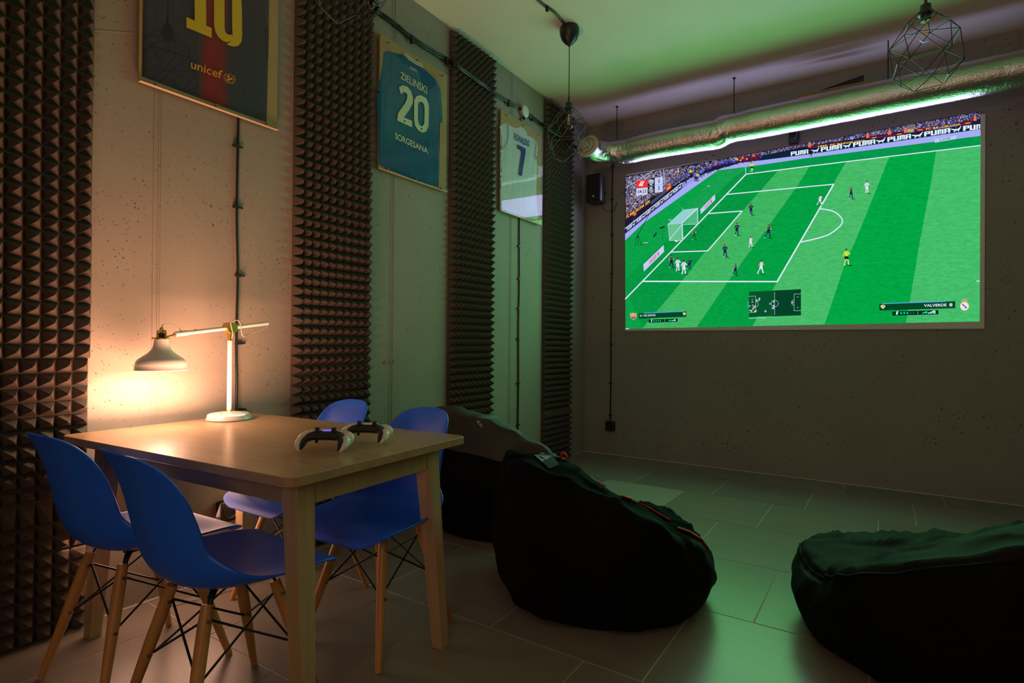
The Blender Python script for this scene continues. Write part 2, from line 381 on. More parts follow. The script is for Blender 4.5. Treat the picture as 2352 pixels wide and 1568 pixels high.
# ------------------------------------------------------------------ acoustic foam strips
PW = 0.513; NP = 10; PITCH_F = PW/NP; BASE = 0.012; APEX = 0.060
def foam_mesh(rows_n, extra=0.0):
    g = G(); hz = rows_n*PITCH_F
    g.box((0.0005, 0.0008, 0.0008), (BASE-0.003, PW-0.0008, hz+extra-0.0008))
    vs = []; fs = []
    sub = 1
    for j in range(rows_n):
        for i in range(NP):
            y0, z0 = i*PITCH_F, j*PITCH_F; c = PITCH_F/2; e = 0.0012
            jx = random.uniform(-0.0012, 0.0012)
            b = len(vs)
            zt = z0+PITCH_F+(extra if j == rows_n-1 else 0)
            t = 0.0022
            vs += [(BASE-0.004, y0+e, z0+e), (BASE-0.004, y0+PITCH_F-e, z0+e), (BASE-0.004, y0+PITCH_F-e, zt-e), (BASE-0.004, y0+e, zt-e),
                   (APEX+jx, y0+c-t, z0+c-t), (APEX+jx, y0+c+t, z0+c-t), (APEX+jx, y0+c+t, z0+c+t), (APEX+jx, y0+c-t, z0+c+t)]
            fs += [(b, b+1, b+5, b+4), (b+1, b+2, b+6, b+5), (b+2, b+3, b+7, b+6), (b+3, b, b+4, b+7), (b+4, b+5, b+6, b+7)]
    g.add(vs, fs)
    me = g.mesh('foam_panel'); me.materials.append(M_foam); return me
random.seed(3)
FM = foam_mesh(10); FTOP = foam_mesh(4)
strips = [(-4.785, 'acoustic foam strip beside the big dark framed shirt, left of the desk lamp', 0.007),
          (-3.390, 'acoustic foam strip between the dark striped shirt and the blue shirt', 0.0),
          (-2.158, 'acoustic foam strip between the blue shirt and the white shirt', 0.0),
          (-0.862, 'acoustic foam strip nearest the projected picture, right of the white shirt', 0.0)]
for y0, lab, dy in strips:
    t = empty('acoustic_foam_strip', (0.0005, y0, 0.0), 0, 'dark pyramid '+lab, 'foam', 'pyramid foam strips on the left wall')
    for k in range(7):
        z = 0.002+k*PW+(-0.008 if k else 0)
        if k == 0: z = 0.001
        else: z = 0.5+(k-1)*PW
        if k == 0:
            if 'F0' not in globals(): F0 = foam_mesh(9, 0.035)
            me = F0
        elif k < 6: me = FM
        else: me = FTOP
        o = link('foam_panel', me, None, t); o.location = (0, (dy if k >= 2 else 0)+random.uniform(-0.001, 0.001), z)

# ------------------------------------------------------------------ table
TC = Vector((0.681, -3.958, 0)); TR = math.radians(3.8); TL, TW, TH = 1.225, 0.775, 0.742
tb = empty('dining_table', TC, TR, 'pale birch rectangular table with rounded corners and splayed square legs', 'table')
def rrect(w, h, r, n=6):
    pts = []
    for cx, cy, a0 in ((w/2-r, h/2-r, 0), (-w/2+r, h/2-r, PI/2), (-w/2+r, -h/2+r, PI), (w/2-r, -h/2+r, 3*PI/2)):
        for k in range(n+1):
            a = a0+PI/2*k/n; pts.append((cx+r*math.cos(a), cy+r*math.sin(a)))
    return pts
def slab(g, pts, z0, z1, mi=0, bev=0.0):
    n = len(pts)
    if bev:
        cx = sum(p[0] for p in pts)/n; cy = sum(p[1] for p in pts)/n
        ins = [(p[0]-bev*(1 if p[0] > cx else -1), p[1]-bev*(1 if p[1] > cy else -1)) for p in pts]
        vs = [(x, y, z0) for x, y in ins]+[(x, y, z0+bev) for x, y in pts]+[(x, y, z1-bev) for x, y in pts]+[(x, y, z1) for x, y in ins]; L = 4
    else:
        vs = [(x, y, z0) for x, y in pts]+[(x, y, z1) for x, y in pts]; L = 2
    fs = []
    for l in range(L-1):
        for k in range(n): fs.append((l*n+k, l*n+(k+1) % n, (l+1)*n+(k+1) % n, (l+1)*n+k))
    fs.append(tuple(range(n-1, -1, -1))); fs.append(tuple((L-1)*n+k for k in range(n)))
    g.add(vs, fs, mi)
g = G(); slab(g, rrect(TL, TW, 0.035), TH-0.026, TH, 0, 0.0015); g.build('tabletop', M_birch, tb)
for sx in (-1, 1):
    for sy in (-1, 1):
        g = G(); g.frustum((sx*(TL/2-0.047), sy*(TW/2-0.090), 0.0), (sx*(TL/2-0.105), sy*(TW/2-0.110), TH-0.0265), (0.045, 0.040), (0.062, 0.062))
        g.build('leg', M_birchleg, tb, bevel=0.002)
for sx in (-1, 1):
    g = G(); x = sx*(TL/2-0.085); g.box((x-0.011, -TW/2+0.14, TH-0.105), (x+0.011, TW/2-0.14, TH-0.0265)); g.build('apron', M_birchleg, tb, bevel=0.001)
for sy in (-1, 1):
    g = G(); y = sy*(TW/2-0.105); g.box((-TL/2+0.135, y-0.011, TH-0.105), (TL/2-0.135, y+0.011, TH-0.0265)); g.build('apron', M_birch, tb, bevel=0.001)

# ------------------------------------------------------------------ chairs
def shell_mesh():
    prof = [(0.246, 0.405, 0.135), (0.243, 0.424, 0.185), (0.225, 0.437, 0.212), (0.17, 0.441, 0.226), (0.09, 0.432, 0.231), (0.01, 0.424, 0.232), (-0.07, 0.422, 0.232), (-0.13, 0.432, 0.230),
            (-0.172, 0.462, 0.228), (-0.195, 0.510, 0.224), (-0.210, 0.570, 0.218), (-0.222, 0.635, 0.210), (-0.235, 0.700, 0.201), (-0.250, 0.755, 0.188), (-0.266, 0.795, 0.165), (-0.280, 0.816, 0.125), (-0.286, 0.822, 0.08)]
    # per-row (rise up, push forward) of the side edges
    edge = [(0.0, 0.0), (0.0, 0), (0.004, 0), (0.012, 0), (0.024, 0.0), (0.036, 0.006), (0.055, 0.018), (0.075, 0.034), (0.080, 0.055), (0.062, 0.072), (0.040, 0.080), (0.024, 0.078), (0.010, 0.070), (0.0, 0.058), (-0.004, 0.042), (-0.004, 0.025), (-0.003, 0.012)]
    nu = 12; vs = []; fs = []
    for i, ((y, z, hw), (eu, ef)) in enumerate(zip(prof, edge)):
        if i >= 8:
            t = (z-0.46)/0.36; hw *= 0.735+(0.798-0.735)*t; y -= 0.007*t+0.003*max(0, t-0.7)/0.3; ef *= 0.773; z = 0.46+(z-0.46)*0.968
        for k in range(nu+1):
            u = -1+2*k/nu; au = abs(u)
            s = math.copysign(1-(1-au)**1.15, u)
            e = au**2.6
            vs.append((s*hw*(1+0.0), y+ef*e, z+eu*e))
    for i in range(len(prof)-1):
        for k in range(nu): fs.append((i*(nu+1)+k, i*(nu+1)+k+1, (i+1)*(nu+1)+k+1, (i+1)*(nu+1)+k))
    g = G(); g.add(vs, fs); return g
def make_chair():
    root = empty('dining_chair', (0, 0, 0))
    o = shell_mesh().build('seat_shell', M_chair, root, True)
    s = o.modifiers.new('s', 'SUBSURF'); s.levels = 2; s.render_levels = 2
    d = o.modifiers.new('d', 'SOLIDIFY'); d.thickness = 0.006; d.offset = 0
    F = {}; T = {}
    for sx in (-1, 1):
        for sy in (-1, 1):
            f_ = Vector((sx*0.188, sy*0.198, 0.0)); t_ = Vector((sx*0.100, sy*0.095-0.005, 0.392)); F[sx, sy] = f_; T[sx, sy] = t_
            n = 8; pts = [f_.lerp(t_, k/n) for k in range(n+1)]; rad = [0.0105+0.0065*min(1, k/n*1.6) for k in range(n+1)]; rad[-1] = 0.0145
            g = G(); g.tube(pts, rad, 14); leg = g.build('leg', M_beech, root, True)
            dn = (t_-f_).normalized(); out = Vector((sx, 0, 0)); out = (out-dn*out.dot(dn)).normalized()
            for q in (0.53, 0.90):
                c = f_.lerp(t_, q); gb = G(); gb.tube([c+out*0.019, c+out*0.0145, c+out*0.0140, c-out*0.014, c-out*0.0145, c-out*0.020], [0.0052, 0.0052, 0.002, 0.002, 0.005, 0.005], 12); gb.build('bolt', M_bolt, leg, True)
            gg = G(); gg.tube([(sx*0.060, sy*0.055, 0.4165), (sx*0.085, sy*0.078, 0.412), (sx*0.096, sy*0.089, 0.400), (sx*0.106, sy*0.102, 0.365)], [0.011, 0.010, 0.008, 0.006], 8, sy=0.45)
            gg.build('bracket', M_steel, root, True)
    g = G()
    for a, b in (((-1, -1), (1, -1)), ((-1, 1), (1, 1)), ((-1, -1), (-1, 1)), ((1, -1), (1, 1))):
        off = 0.004
        for p, q, sg in ((a, b, 1), (b, a, -1)):
            lo = F[p].lerp(T[p], 0.53); hi = F[q].lerp(T[q], 0.90)
            cen = Vector((0, 0, lo.z)); lo = lo+(Vector((0, 0, lo.z))-lo).normalized()*(0.016+off*sg*0.5); hi = hi+(Vector((0, 0, hi.z))-hi).normalized()*(0.016+off*sg*0.5)
            g.tube([lo, hi], 0.0034, 8)
    g.build('wire_bracing', M_steel, root, True)
    g = G()
    for sx in (-1, 1): g.box((sx*0.060-0.012, -0.075, 0.409), (sx*0.060+0.012, 0.07, 0.415))
    for sy in (-1, 1): g.box((-0.06, sy*0.055-0.009, 0.407), (0.06, sy*0.055+0.009, 0.413))
    g.build('seat_mount', M_steel, root)
    return root
chair_spots = [((0.480, -4.283), 3.5, 'blue plastic chair pushed in beside the foam strip, its back turned'),
               ((0.970, -4.268), -2.0, 'blue plastic chair with its back turned, beside the front table leg'),
               ((0.452, -3.640), 181, 'blue plastic chair across the table beside the desk lamp, mostly hidden'),
               ((0.968, -3.675), 183, 'blue plastic chair across the table by the beanbags, behind the game controllers')]
proto = make_chair()
for i, (p, a, lab) in enumerate(chair_spots):
    c = proto if i == 0 else copy_tree(proto)
    c.location = (p[0], p[1], 0.0); c.rotation_euler = (0, 0, math.radians(a)); tag(c, lab, 'chair', 'blue chairs around the table')

# ------------------------------------------------------------------ desk lamp
LB = Vector((0.165, -3.805, TH)); SH = Vector((0.2, -4.098, 0.0))
lamp = empty('desk_lamp', LB, 0, 'white desk lamp with brass joints and bell shade, lit, on the table', 'lamp')
g = G(); g.lathe([(0.001, 0.0), (0.086, 0.0), (0.090, 0.004), (0.084, 0.024), (0.078, 0.028), (0.02, 0.036), (0.001, 0.037)], n=40); base = g.build('base', M_white, lamp, True)
g = G(); g.lathe([(0.001, 0), (0.006, 0.0), (0.005, 0.0025), (0.001, 0.003)], (0.02, -0.047, 0.0305), 12); g.build('switch', M_brass, base, True)
g = G(); g.tube([(0, 0, 0.038), (0, 0, 0.350)], 0.0095, 20); pole = g.build('pole', M_white, lamp, True)
g = G(); g.tube([(0, 0, 0.035), (0, 0, 0.043)], 0.0105, 20); g.tube([(0, 0, 0.343), (0, 0, 0.372)], 0.0102, 20); g.build('collar', M_brass, pole, True)
AD = (SH-Vector((LB.x, LB.y, 0))); AD.z = 0; Ld = AD.length; AD.normalize()
piv = Vector((0, 0, 0.398))
g = G(); side = AD.cross(Vector((0, 0, 1))).normalized()
g.tube([piv-side*0.018, piv+side*0.020], 0.0245, 24); g.tube([piv+side*0.020, piv+side*0.024], 0.017, 24); g.tube([piv+Vector((0, 0, -0.03)), piv+Vector((0, 0, -0.012))], 0.012, 16)
g.build('hinge', M_brass, lamp, True)
pL = piv+AD*(Ld-0.052)+Vector((0, 0, -0.032)); pR = piv-AD*0.195+Vector((0, 0, 0.028))
g = G(); g.tube([pL, pL.lerp(pR, 0.12)], 0.0105, 16); g.tube([pL.lerp(pR, 0.1), pR], 0.0085, 16); g.build('arm', M_white, lamp, True)
sc = AD*Ld; zb = 0.968-TH
k_ = zb
g = G(); g.lathe([(0.0925, k_), (0.0895, k_+0.003), (0.0875, k_+0.020), (0.0845, k_+0.034), (0.077, k_+0.043), (0.062, k_+0.054), (0.046, k_+0.066), (0.035, k_+0.078), (0.029, k_+0.090), (0.0265, k_+0.104), (0.025, k_+0.119), (0.004, k_+0.120)], sc, 48)
o = g.build('lamp_shade', M_white, lamp, True); s = o.modifiers.new('d', 'SOLIDIFY'); s.thickness = 0.0018
g = G(); zt = k_+0.121
g.lathe([(0.001, zt), (0.028, zt), (0.028, zt+0.003), (0.001, zt+0.003)], sc, 32)
g.tube([sc+Vector((0, 0, zt+0.0015))-AD*0.0, pL+Vector((0, 0, -0.001))], 0.004, 10); g.tube([sc+Vector((0, 0, zt+0.0015)), sc+AD*0.036+Vector((0, 0, zt+0.0015))], 0.004, 10)
for q in range(4):
    a = q*PI/2+0.4; d = Vector((math.cos(a), math.sin(a), 0))
    g.tube([sc+d*0.018+Vector((0, 0, zt+0.002)), sc+d*0.020+Vector((0, 0, zt+0.02)), sc+d*0.016+Vector((0, 0, zt+0.031)), sc+Vector((0, 0, zt+0.032))], 0.0035, 8)
g.tube([sc+Vector((0, 0, zt+0.02)), sc+Vector((0, 0, zt+0.044))], 0.007, 16)
g.build('shade_bracket', M_brass, lamp, True)
g = G(); g.tube([sc+Vector((0, 0, zt+0.001)), sc+Vector((0, 0, zt+0.024))], 0.0125, 20); g.build('lamp_socket', M_black, lamp, True)
MB = NT('lit_bulb'); e_ = MB.n('ShaderNodeEmission'); e_.inputs[0].default_value = (1.0, 0.8, 0.55, 1); e_.inputs[1].default_value = 6; MB.l(e_.outputs[0], MB.out.inputs['Surface'])
g = G(); g.lathe([(0.001, -0.004+k_), (0.012, -0.002+k_), (0.020, 0.006+k_), (0.0235, 0.018+k_), (0.021, 0.032+k_), (0.014, 0.05+k_), (0.013, 0.08+k_), (0.001, 0.082+k_)], sc, 24)
bulb = g.build('bulb', clear('lamp_bulb_glass', 1.3), lamp, True)
g = G(); g.tube([sc+Vector((0, 0, k_+0.022)), sc+Vector((0, 0, k_+0.040))], 0.006, 10); g.build('filament', MB.m, bulb, True)
# textile cord: over the arm, down behind the table and along the floor
top = sc+Vector((0, 0, zt+0.044))
g = G()
g.tube(bez([top, top+Vector((0, 0, 0.012))-AD*0.008, top-AD*0.05+Vector((0, 0, 0.008)), top-AD*0.10+Vector((0, 0, -0.022)), pL.lerp(pR, 0.20)+Vector((0, 0, 0.010))]), 0.0021, 8)
g.tube(bez([pR, pR-AD*0.008+Vector((0, 0, -0.004)), pR+AD*0.02+Vector((0, 0, -0.024)), pR+AD*0.09+Vector((0, 0, -0.048)), piv-AD*0.055+Vector((0, 0, -0.035))-side*0.012, piv-AD*0.03+Vector((0, 0, 0.03))-side*0.02, piv+AD*0.01+Vector((0, 0, 0.024))-side*0.02, piv+Vector((0, 0, -0.02))-side*0.018, Vector((0, 0, 0.352))-side*0.012], 8), 0.0021, 8)
g.tube(bez([Vector((-0.07, 0.05, 0.008)), Vector((-0.09, 0.055, 0.006)), Vector((-0.118, 0.06, 0.004)), Vector((-0.135, 0.05, -0.04)), Vector((-0.137, -0.10, -0.32)), Vector((-0.13, -0.20, -0.58)), Vector((-0.12, -0.17, -TH+0.06)), Vector((-0.08, -0.10, -TH+0.006)), Vector((-0.07, -0.22, -TH+0.006)), Vector((-0.03, -0.20, -TH+0.006)), Vector((0.02, 0.0, -TH+0.006)), Vector((0.03, 0.25, -TH+0.006)), Vector((-0.1, 0.34, -TH+0.006))], 8), 0.0021, 8)
g.build('cord', M_cord, lamp, True)

# ------------------------------------------------------------------ game controllers
def make_controller():
    root = empty('game_controller', (0, 0, 0))
    def arch(pts, ra, sy, n=16):
        g = G(); P_ = bez(pts, 8); N = len(P_); R_ = np.interp(np.linspace(0, 1, N), np.linspace(0, 1, len(ra)), ra); S_ = sy
        # elliptical sections, up axis fixed
        vs = []; fs = []
        for i, p in enumerate(P_):
            t = (P_[min(i+1, N-1)]-P_[max(i-1, 0)]).normalized(); b = Vector((0, 0.93, 0.36)); a = t.cross(b).normalized(); b2 = a.cross(t).normalized()
            for k in range(n):
                th = 2*PI*k/n; vs.append(p+a*math.cos(th)*R_[i]*0.82+b2*math.sin(th)*R_[i]*S_)
        for i in range(N-1):
            for k in range(n): fs.append((i*n+k, i*n+(k+1) % n, (i+1)*n+(k+1) % n, (i+1)*n+k))
        fs.append(tuple(range(n))); fs.append(tuple((N-1)*n+k for k in range(n))); g.add(vs, fs); return g
    body = arch([(-0.064, -0.050, 0.010), (-0.070, -0.034, 0.022), (-0.071, -0.010, 0.038), (-0.060, 0.012, 0.046), (-0.035, 0.020, 0.047), (0, 0.021, 0.047), (0.035, 0.020, 0.047), (0.060, 0.012, 0.046), (0.071, -0.010, 0.038), (0.070, -0.034, 0.022), (0.064, -0.050, 0.010)],
                [0.004, 0.011, 0.014, 0.0155, 0.015, 0.0125, 0.0115, 0.0125, 0.015, 0.0155, 0.014, 0.011, 0.004], 1.35)
    body.build('white_shell', M_white, root, True)
    inner = arch([(-0.0575, -0.053, 0.014), (-0.058, -0.038, 0.026), (-0.056, -0.018, 0.039), (-0.044, -0.006, 0.047), (-0.025, -0.004, 0.049), (0, -0.004, 0.049), (0.025, -0.004, 0.049), (0.044, -0.006, 0.047), (0.056, -0.018, 0.039), (0.058, -0.038, 0.026), (0.0575, -0.053, 0.014)],
                 [0.003, 0.009, 0.012, 0.0145, 0.0155, 0.0155, 0.0150, 0.0155, 0.0155, 0.0145, 0.012, 0.009, 0.003], 1.15)
    blk = inner.build('black_trim', M_black, root, True)
    for sx in (-1, 1):
        g = G(); c = Vector((sx*0.0265, -0.002, 0.056)); up = Vector((0, -0.22, 1)).normalized()
        g.tube([c, c+up*0.006], 0.012, 18); g.tube([c+up*0.004, c+up*0.014], 0.0045, 12); g.tube([c+up*0.013, c+up*0.0165], [0.0092, 0.0085], 18)
        g.build('thumbstick', M_black, root, True)
    g = G(); slab(g, rrect(0.056, 0.030, 0.006), 0, 0.003); o = g.build('touchpad', M_white, root, True); o.location = (0, 0.020, 0.0585); o.rotation_euler = (0.22, 0, 0)
    for sx, nm in ((-1, 'directional_button'), (1, 'face_button')):
        for q in range(4):
            a = q*PI/2; g = G(); c = Vector((sx*0.056+0.0085*math.cos(a), 0.014+0.0085*math.sin(a), 0.0585)); g.tube([c-Vector((0, 0, .003)), c+Vector((0, -0.0003, 0.0028))], 0.0036, 12); g.build(nm, M_white, root, True)
    for sx in (-1, 1):
        g = G(); g.tube(bez([(sx*0.050, 0.030, 0.046), (sx*0.050, 0.044, 0.040), (sx*0.050, 0.050, 0.028), (sx*0.050, 0.048, 0.016)], 5), [0.011, 0.011, 0.010, 0.010, 0.010, 0.009, 0.008, 0.008, 0.008, 0.007, 0.006, 0.006, 0.005, 0.005, 0.004, 0.003][:16], 12)
        g.build('trigger', M_black, root, True)
    return root
ctl = make_controller()
d1 = math.atan2(-4.034+4.102, 1.177-1.062)
ML = NT('blue_light'); e_ = ML.n('ShaderNodeEmission'); e_.inputs[0].default_value = (0.08, 0.06, 1.0, 1); e_.inputs[1].default_value = 2.5; ML.l(e_.outputs[0], ML.out.inputs['Surface'])
c2 = copy_tree(ctl)
ax = Vector((math.cos(d1), math.sin(d1), 0)); ay = Vector((-ax.y, ax.x, 0))
mid = Vector((1.119, -4.066, TH))+ay*0.050
ctl.location = mid; ctl.rotation_euler = (0, 0, d1); tag(ctl, 'white and black game controller at the table edge, its blue light glowing', 'controller', 'game controllers on the table')
g = G(); g.tube([(-0.010, 0.0035, 0.0645), (0.012, 0.0035, 0.0645)], 0.0016, 6); g.build('light_bar', ML.m, ctl)
d2 = d1-0.05; ax2 = Vector((math.cos(d2), math.sin(d2), 0)); ay2 = Vector((-ax2.y, ax2.x, 0))
c2.location = Vector((1.168, -3.863, TH))-ax2*0.066+ay2*0.050; c2.rotation_euler = (0, 0, d2); tag(c2, 'white and black game controller behind the other one, its light off', 'controller', 'game controllers on the table')

# ------------------------------------------------------------------ flat print helpers (text and shapes)
def text_geo(s, bold=0.0):
    cu = bpy.data.curves.new('t', 'FONT'); cu.body = s; cu.offset = bold; cu.resolution_u = 3; cu.fill_mode = 'FRONT'
    o = bpy.data.objects.new('t', cu); COL.objects.link(o)
    dg = bpy.context.evaluated_depsgraph_get(); me = bpy.data.meshes.new_from_object(o.evaluated_get(dg))
    vs = [v.co.copy() for v in me.vertices]; fs = [tuple(p.vertices) for p in me.polygons]
    bpy.data.objects.remove(o); bpy.data.curves.remove(cu); bpy.data.meshes.remove(me)
    if not vs: return [], []
    x0 = min(v.x for v in vs); x1 = max(v.x for v in vs); y0 = min(v.y for v in vs); y1 = max(v.y for v in vs)
    return [((v.x-x0)/(x1-x0), (v.y-y0)/(y1-y0)) for v in vs], fs
_tc = {}
def text_uv(s, bold=0.0):
    if (s, bold) not in _tc: _tc[s, bold] = text_geo(s, bold)
    return _tc[s, bold]
def bil(q, u, v):  # q: BL, BR, TR, TL
    a = (q[0][0]+(q[1][0]-q[0][0])*u, q[0][1]+(q[1][1]-q[0][1])*u); b = (q[3][0]+(q[2][0]-q[3][0])*u, q[3][1]+(q[2][1]-q[3][1])*u)
    return (a[0]+(b[0]-a[0])*v, a[1]+(b[1]-a[1])*v)
class Print:
    """flat shapes given in photo pixels, laid on their true plane; colour per face"""
    def __init__(s, ax, plane, sign): s.v = []; s.f = []; s.c = []; s.ax = ax; s.pl = plane; s.sg = sign; s.done = []
    def brk(s, name=None):
        """close the shapes so far as one piece of their own"""
        if s.f: s.done.append((name, s.v, s.f, s.c)); s.v = []; s.f = []; s.c = []
    def P(s, x, y, lay): 
        p = hit(x, y, s.ax, s.pl); p[s.ax] += s.sg*lay*(0.0007 if s.ax == 1 else 0.0003); return tuple(p)
    def poly(s, pts, col, lay=1):
        b = len(s.v); s.v += [s.P(x, y, lay) for x, y in pts]; s.f.append(tuple(range(b, b+len(pts)))); s.c.append(col)
    def line(s, pts, w, col, lay=2):
        for (x0, y0), (x1, y1) in zip(pts[:-1], pts[1:]):
            L = math.hypot(x1-x0, y1-y0) or 1; nx, ny = -(y1-y0)/L*w/2, (x1-x0)/L*w/2; ex, ey = (x1-x0)/L*w*0.2, (y1-y0)/L*w*0.2
            s.poly([(x0+nx-ex, y0+ny-ey), (x1+nx+ex, y1+ny+ey), (x1-nx+ex, y1-ny+ey), (x0-nx-ex, y0-ny-ey)], col, lay)
    def ell(s, cx, cy, rx, ry, col, lay=3, n=14): s.poly([(cx+rx*math.cos(2*PI*k/n), cy+ry*math.sin(2*PI*k/n)) for k in range(n)], col, lay)
    def text(s, t, q, col, lay=3, bold=0.0):
        uv, fs = text_uv(t, bold); b = len(s.v)
        for u, v in uv:
            x, y = bil(q, u, v); s.v.append(s.P(x, y, lay))
        for f in fs: s.f.append(tuple(b+i for i in f)); s.c.append(col)
    def build(s, name, mat, parent, clip=None):
        me = bpy.data.meshes.new(name); me.from_pydata(s.v, [], s.f); me.update()
        ca = me.color_attributes.new('Col', 'FLOAT_COLOR', 'CORNER'); arr = []
        for p, c in zip(me.polygons, s.c):
            L = lin(*c); arr += [L[0], L[1], L[2], 1.0]*p.loop_total
        ca.data.foreach_set('color', arr)
        o = link(name, me, mat, None); 
        if parent is not None:
            o.parent = parent; o.matrix_parent_inverse = parent_world_inv(parent)
        return o
def parent_world_inv(p):
    M = Matrix.Identity(4); q = p
    chain = []
    while q is not None: chain.append(q); q = q.parent
    for q in reversed(chain): M = M @ q.matrix_parent_inverse @ q.matrix_basis
    return M.inverted()
def keep(o, parent):
    """parent o without moving it"""
    o.parent = parent; o.matrix_parent_inverse = parent_world_inv(parent); return o

# ------------------------------------------------------------------ projected picture on its white panel
SCR = -0.012
scr = empty('projection_screen', (1.78, 0, 1.2), 0, 'large white wall panel with a green football match projected on it', 'screen')
g = G(); g.box((0.436, -0.0115, 1.219), (3.125, -0.0005, 2.742)); M_panel = simple('white_panel', (0.70, 0.70, 0.66), 0.6); keep(g.build('panel', M_panel, None, bevel=0.001), scr)
EM = emis_vcol('projected_light', 1.0); EG = emis_vcol('projected_turf', 1.0, 0.22)
z5 = lambda x, y: (1420+x/4.9, 250+y/4.9)
z6 = lambda x, y: (1850+x/4.685, 240+y/4.685)
z7 = lambda x, y: (1420+x/4.9, 540+y/4.9)
z8 = lambda x, y: (1880+x/4.983, 540+y/4.983)
LG, DG, MG = (72, 186, 104), (3, 163, 68), (40, 175, 86)
QTL, QTR, QBR, QBL = (1435.5, 405), (2252.5, 255), (2250, 738), (1437, 755)
grass_top = [(1436, 552), (1477, 513), (1649, 391), (1715, 383), (1850, 363.5), (2252, 312)]
pr = Print(1, SCR, -1)
pr.poly(grass_top+[QBR, QBL], (10, 160, 72), 0)
IMG = pr.build('projected_image', EG, scr)
def sub(name, fn, mat=EM):
    p = Print(1, SCR, -1); fn(p); p.brk()
    for nm, v, f, c in p.done:
        p.v, p.f, p.c = v, f, c; o = p.build(nm or name, mat, IMG)
    return o
b1 = [(2156, 324), (2150, 349), (2136, 432), (2114, 548), (2095, 660), (2081, 741)]
b2 = [(2058, 337), (2040, 366), (2007, 449), (1966, 550), (1940, 608), (1894, 745)]
b3 = [(1970, 348), (1940, 377), (1914, 423), (1850, 535), (1783, 650), (1728, 748.5)]
b4 = [(1888, 358), (1859, 383), (1834, 423), (1746, 546), (1675, 642), (1600, 751.2)]
b5 = [(1803, 371), (1780, 400), (1705, 485), (1618, 580), (1546, 671), (1475, 753.8)]
b6 = [(1725, 382), (1690, 404), (1600, 490), (1500, 580), (1437, 640), (1437, 660)]
def stripes(p):
    def band(a, b, col):
        for i in range(len(a)-1): p.poly([a[i], b[i], b[i+1], a[i+1]], col, 1)
    band(b6, b5, (6, 150, 66)); band(b5, b4, (62, 180, 96)); band(b4, b3, (4, 158, 66)); band(b3, b2, (70, 186, 104)); band(b2, b1, (2, 165, 68))
    rt = [(2252, 312), (2252, 340), (2251.6, 430), (2251, 545), (2250.4, 660), (2250, 738)]
    band(b1, rt, (68, 188, 106))
    p.poly([(1649, 391), (1715, 383), (1725, 382), (1690, 404), (1600, 490), (1560, 500)], (22, 160, 78), 0.6)
    p.poly([(1712, 384), (1850, 363.5), (2252, 312), (2252, 333), (1850, 382), (1716, 399)], (4, 150, 74), 1.5)
sub('mown_stripes', stripes, EG)
WL = (222, 232, 250)
def lines(p):
    p.line([(1436.5, 686.5), (1713.5, 400)], 2.6, WL); p.brk(); p.line([(1713.5, 400), (1850, 382.6), (2252, 334)], 2.2, WL); p.brk()
    p.line([(1478, 646), (1785, 646.5)], 3.0, WL); p.line([(1785, 646.5), (1915, 423)], 3.2, WL); p.line([(1915, 423), (1670, 446.3)], 2.2, WL); p.brk()
    p.line([(1542.5, 578.8), (1626, 576), (1704.7, 484.5), (1627, 490.4)], 2.3, WL); p.brk()
    arc = [Vector((x, y, 0)) for x, y in ((1883, 479), (1912, 484.4), (1929, 496), (1934.7, 507), (1929, 519.6), (1903, 538.8), (1870, 549), (1838, 556))]
    p.line([(v.x, v.y) for v in bez(arc, 5)], 2.6, WL); p.brk()
    p.line([(2243, 645.5), (2250, 645.3)], 2, WL); p.line([(1437, 755), (1445, 754.6)], 1.5, WL); p.line([(1712.5, 382), (1713, 400)], 1.2, WL)
sub('pitch_line', lines)
NAVY, WHT, SKN, YEL = (22, 24, 66), (225, 228, 245), (190, 140, 115), (190, 235, 60)
def runoff(p):
    LIL = (165, 172, 245)
    p.poly([(1436, 536), (1567, 432), (1620, 398), (1700, 374), (1750, 368), (1850, 355), (2252, 296.5), (2252, 312), (1850, 363.5), (1715, 383), (1649, 391), (1477, 513), (1436, 552)], LIL, 1)
    p.poly([(1436, 523), (1565, 419.5), (1578, 425), (1567, 433), (1436, 537)], (70, 85, 190), 1.2)
    p.poly([(1560, 424), (1600, 402), (1618, 399), (1566, 434)], (150, 155, 235), 1.2)
sub('running_strip', runoff)
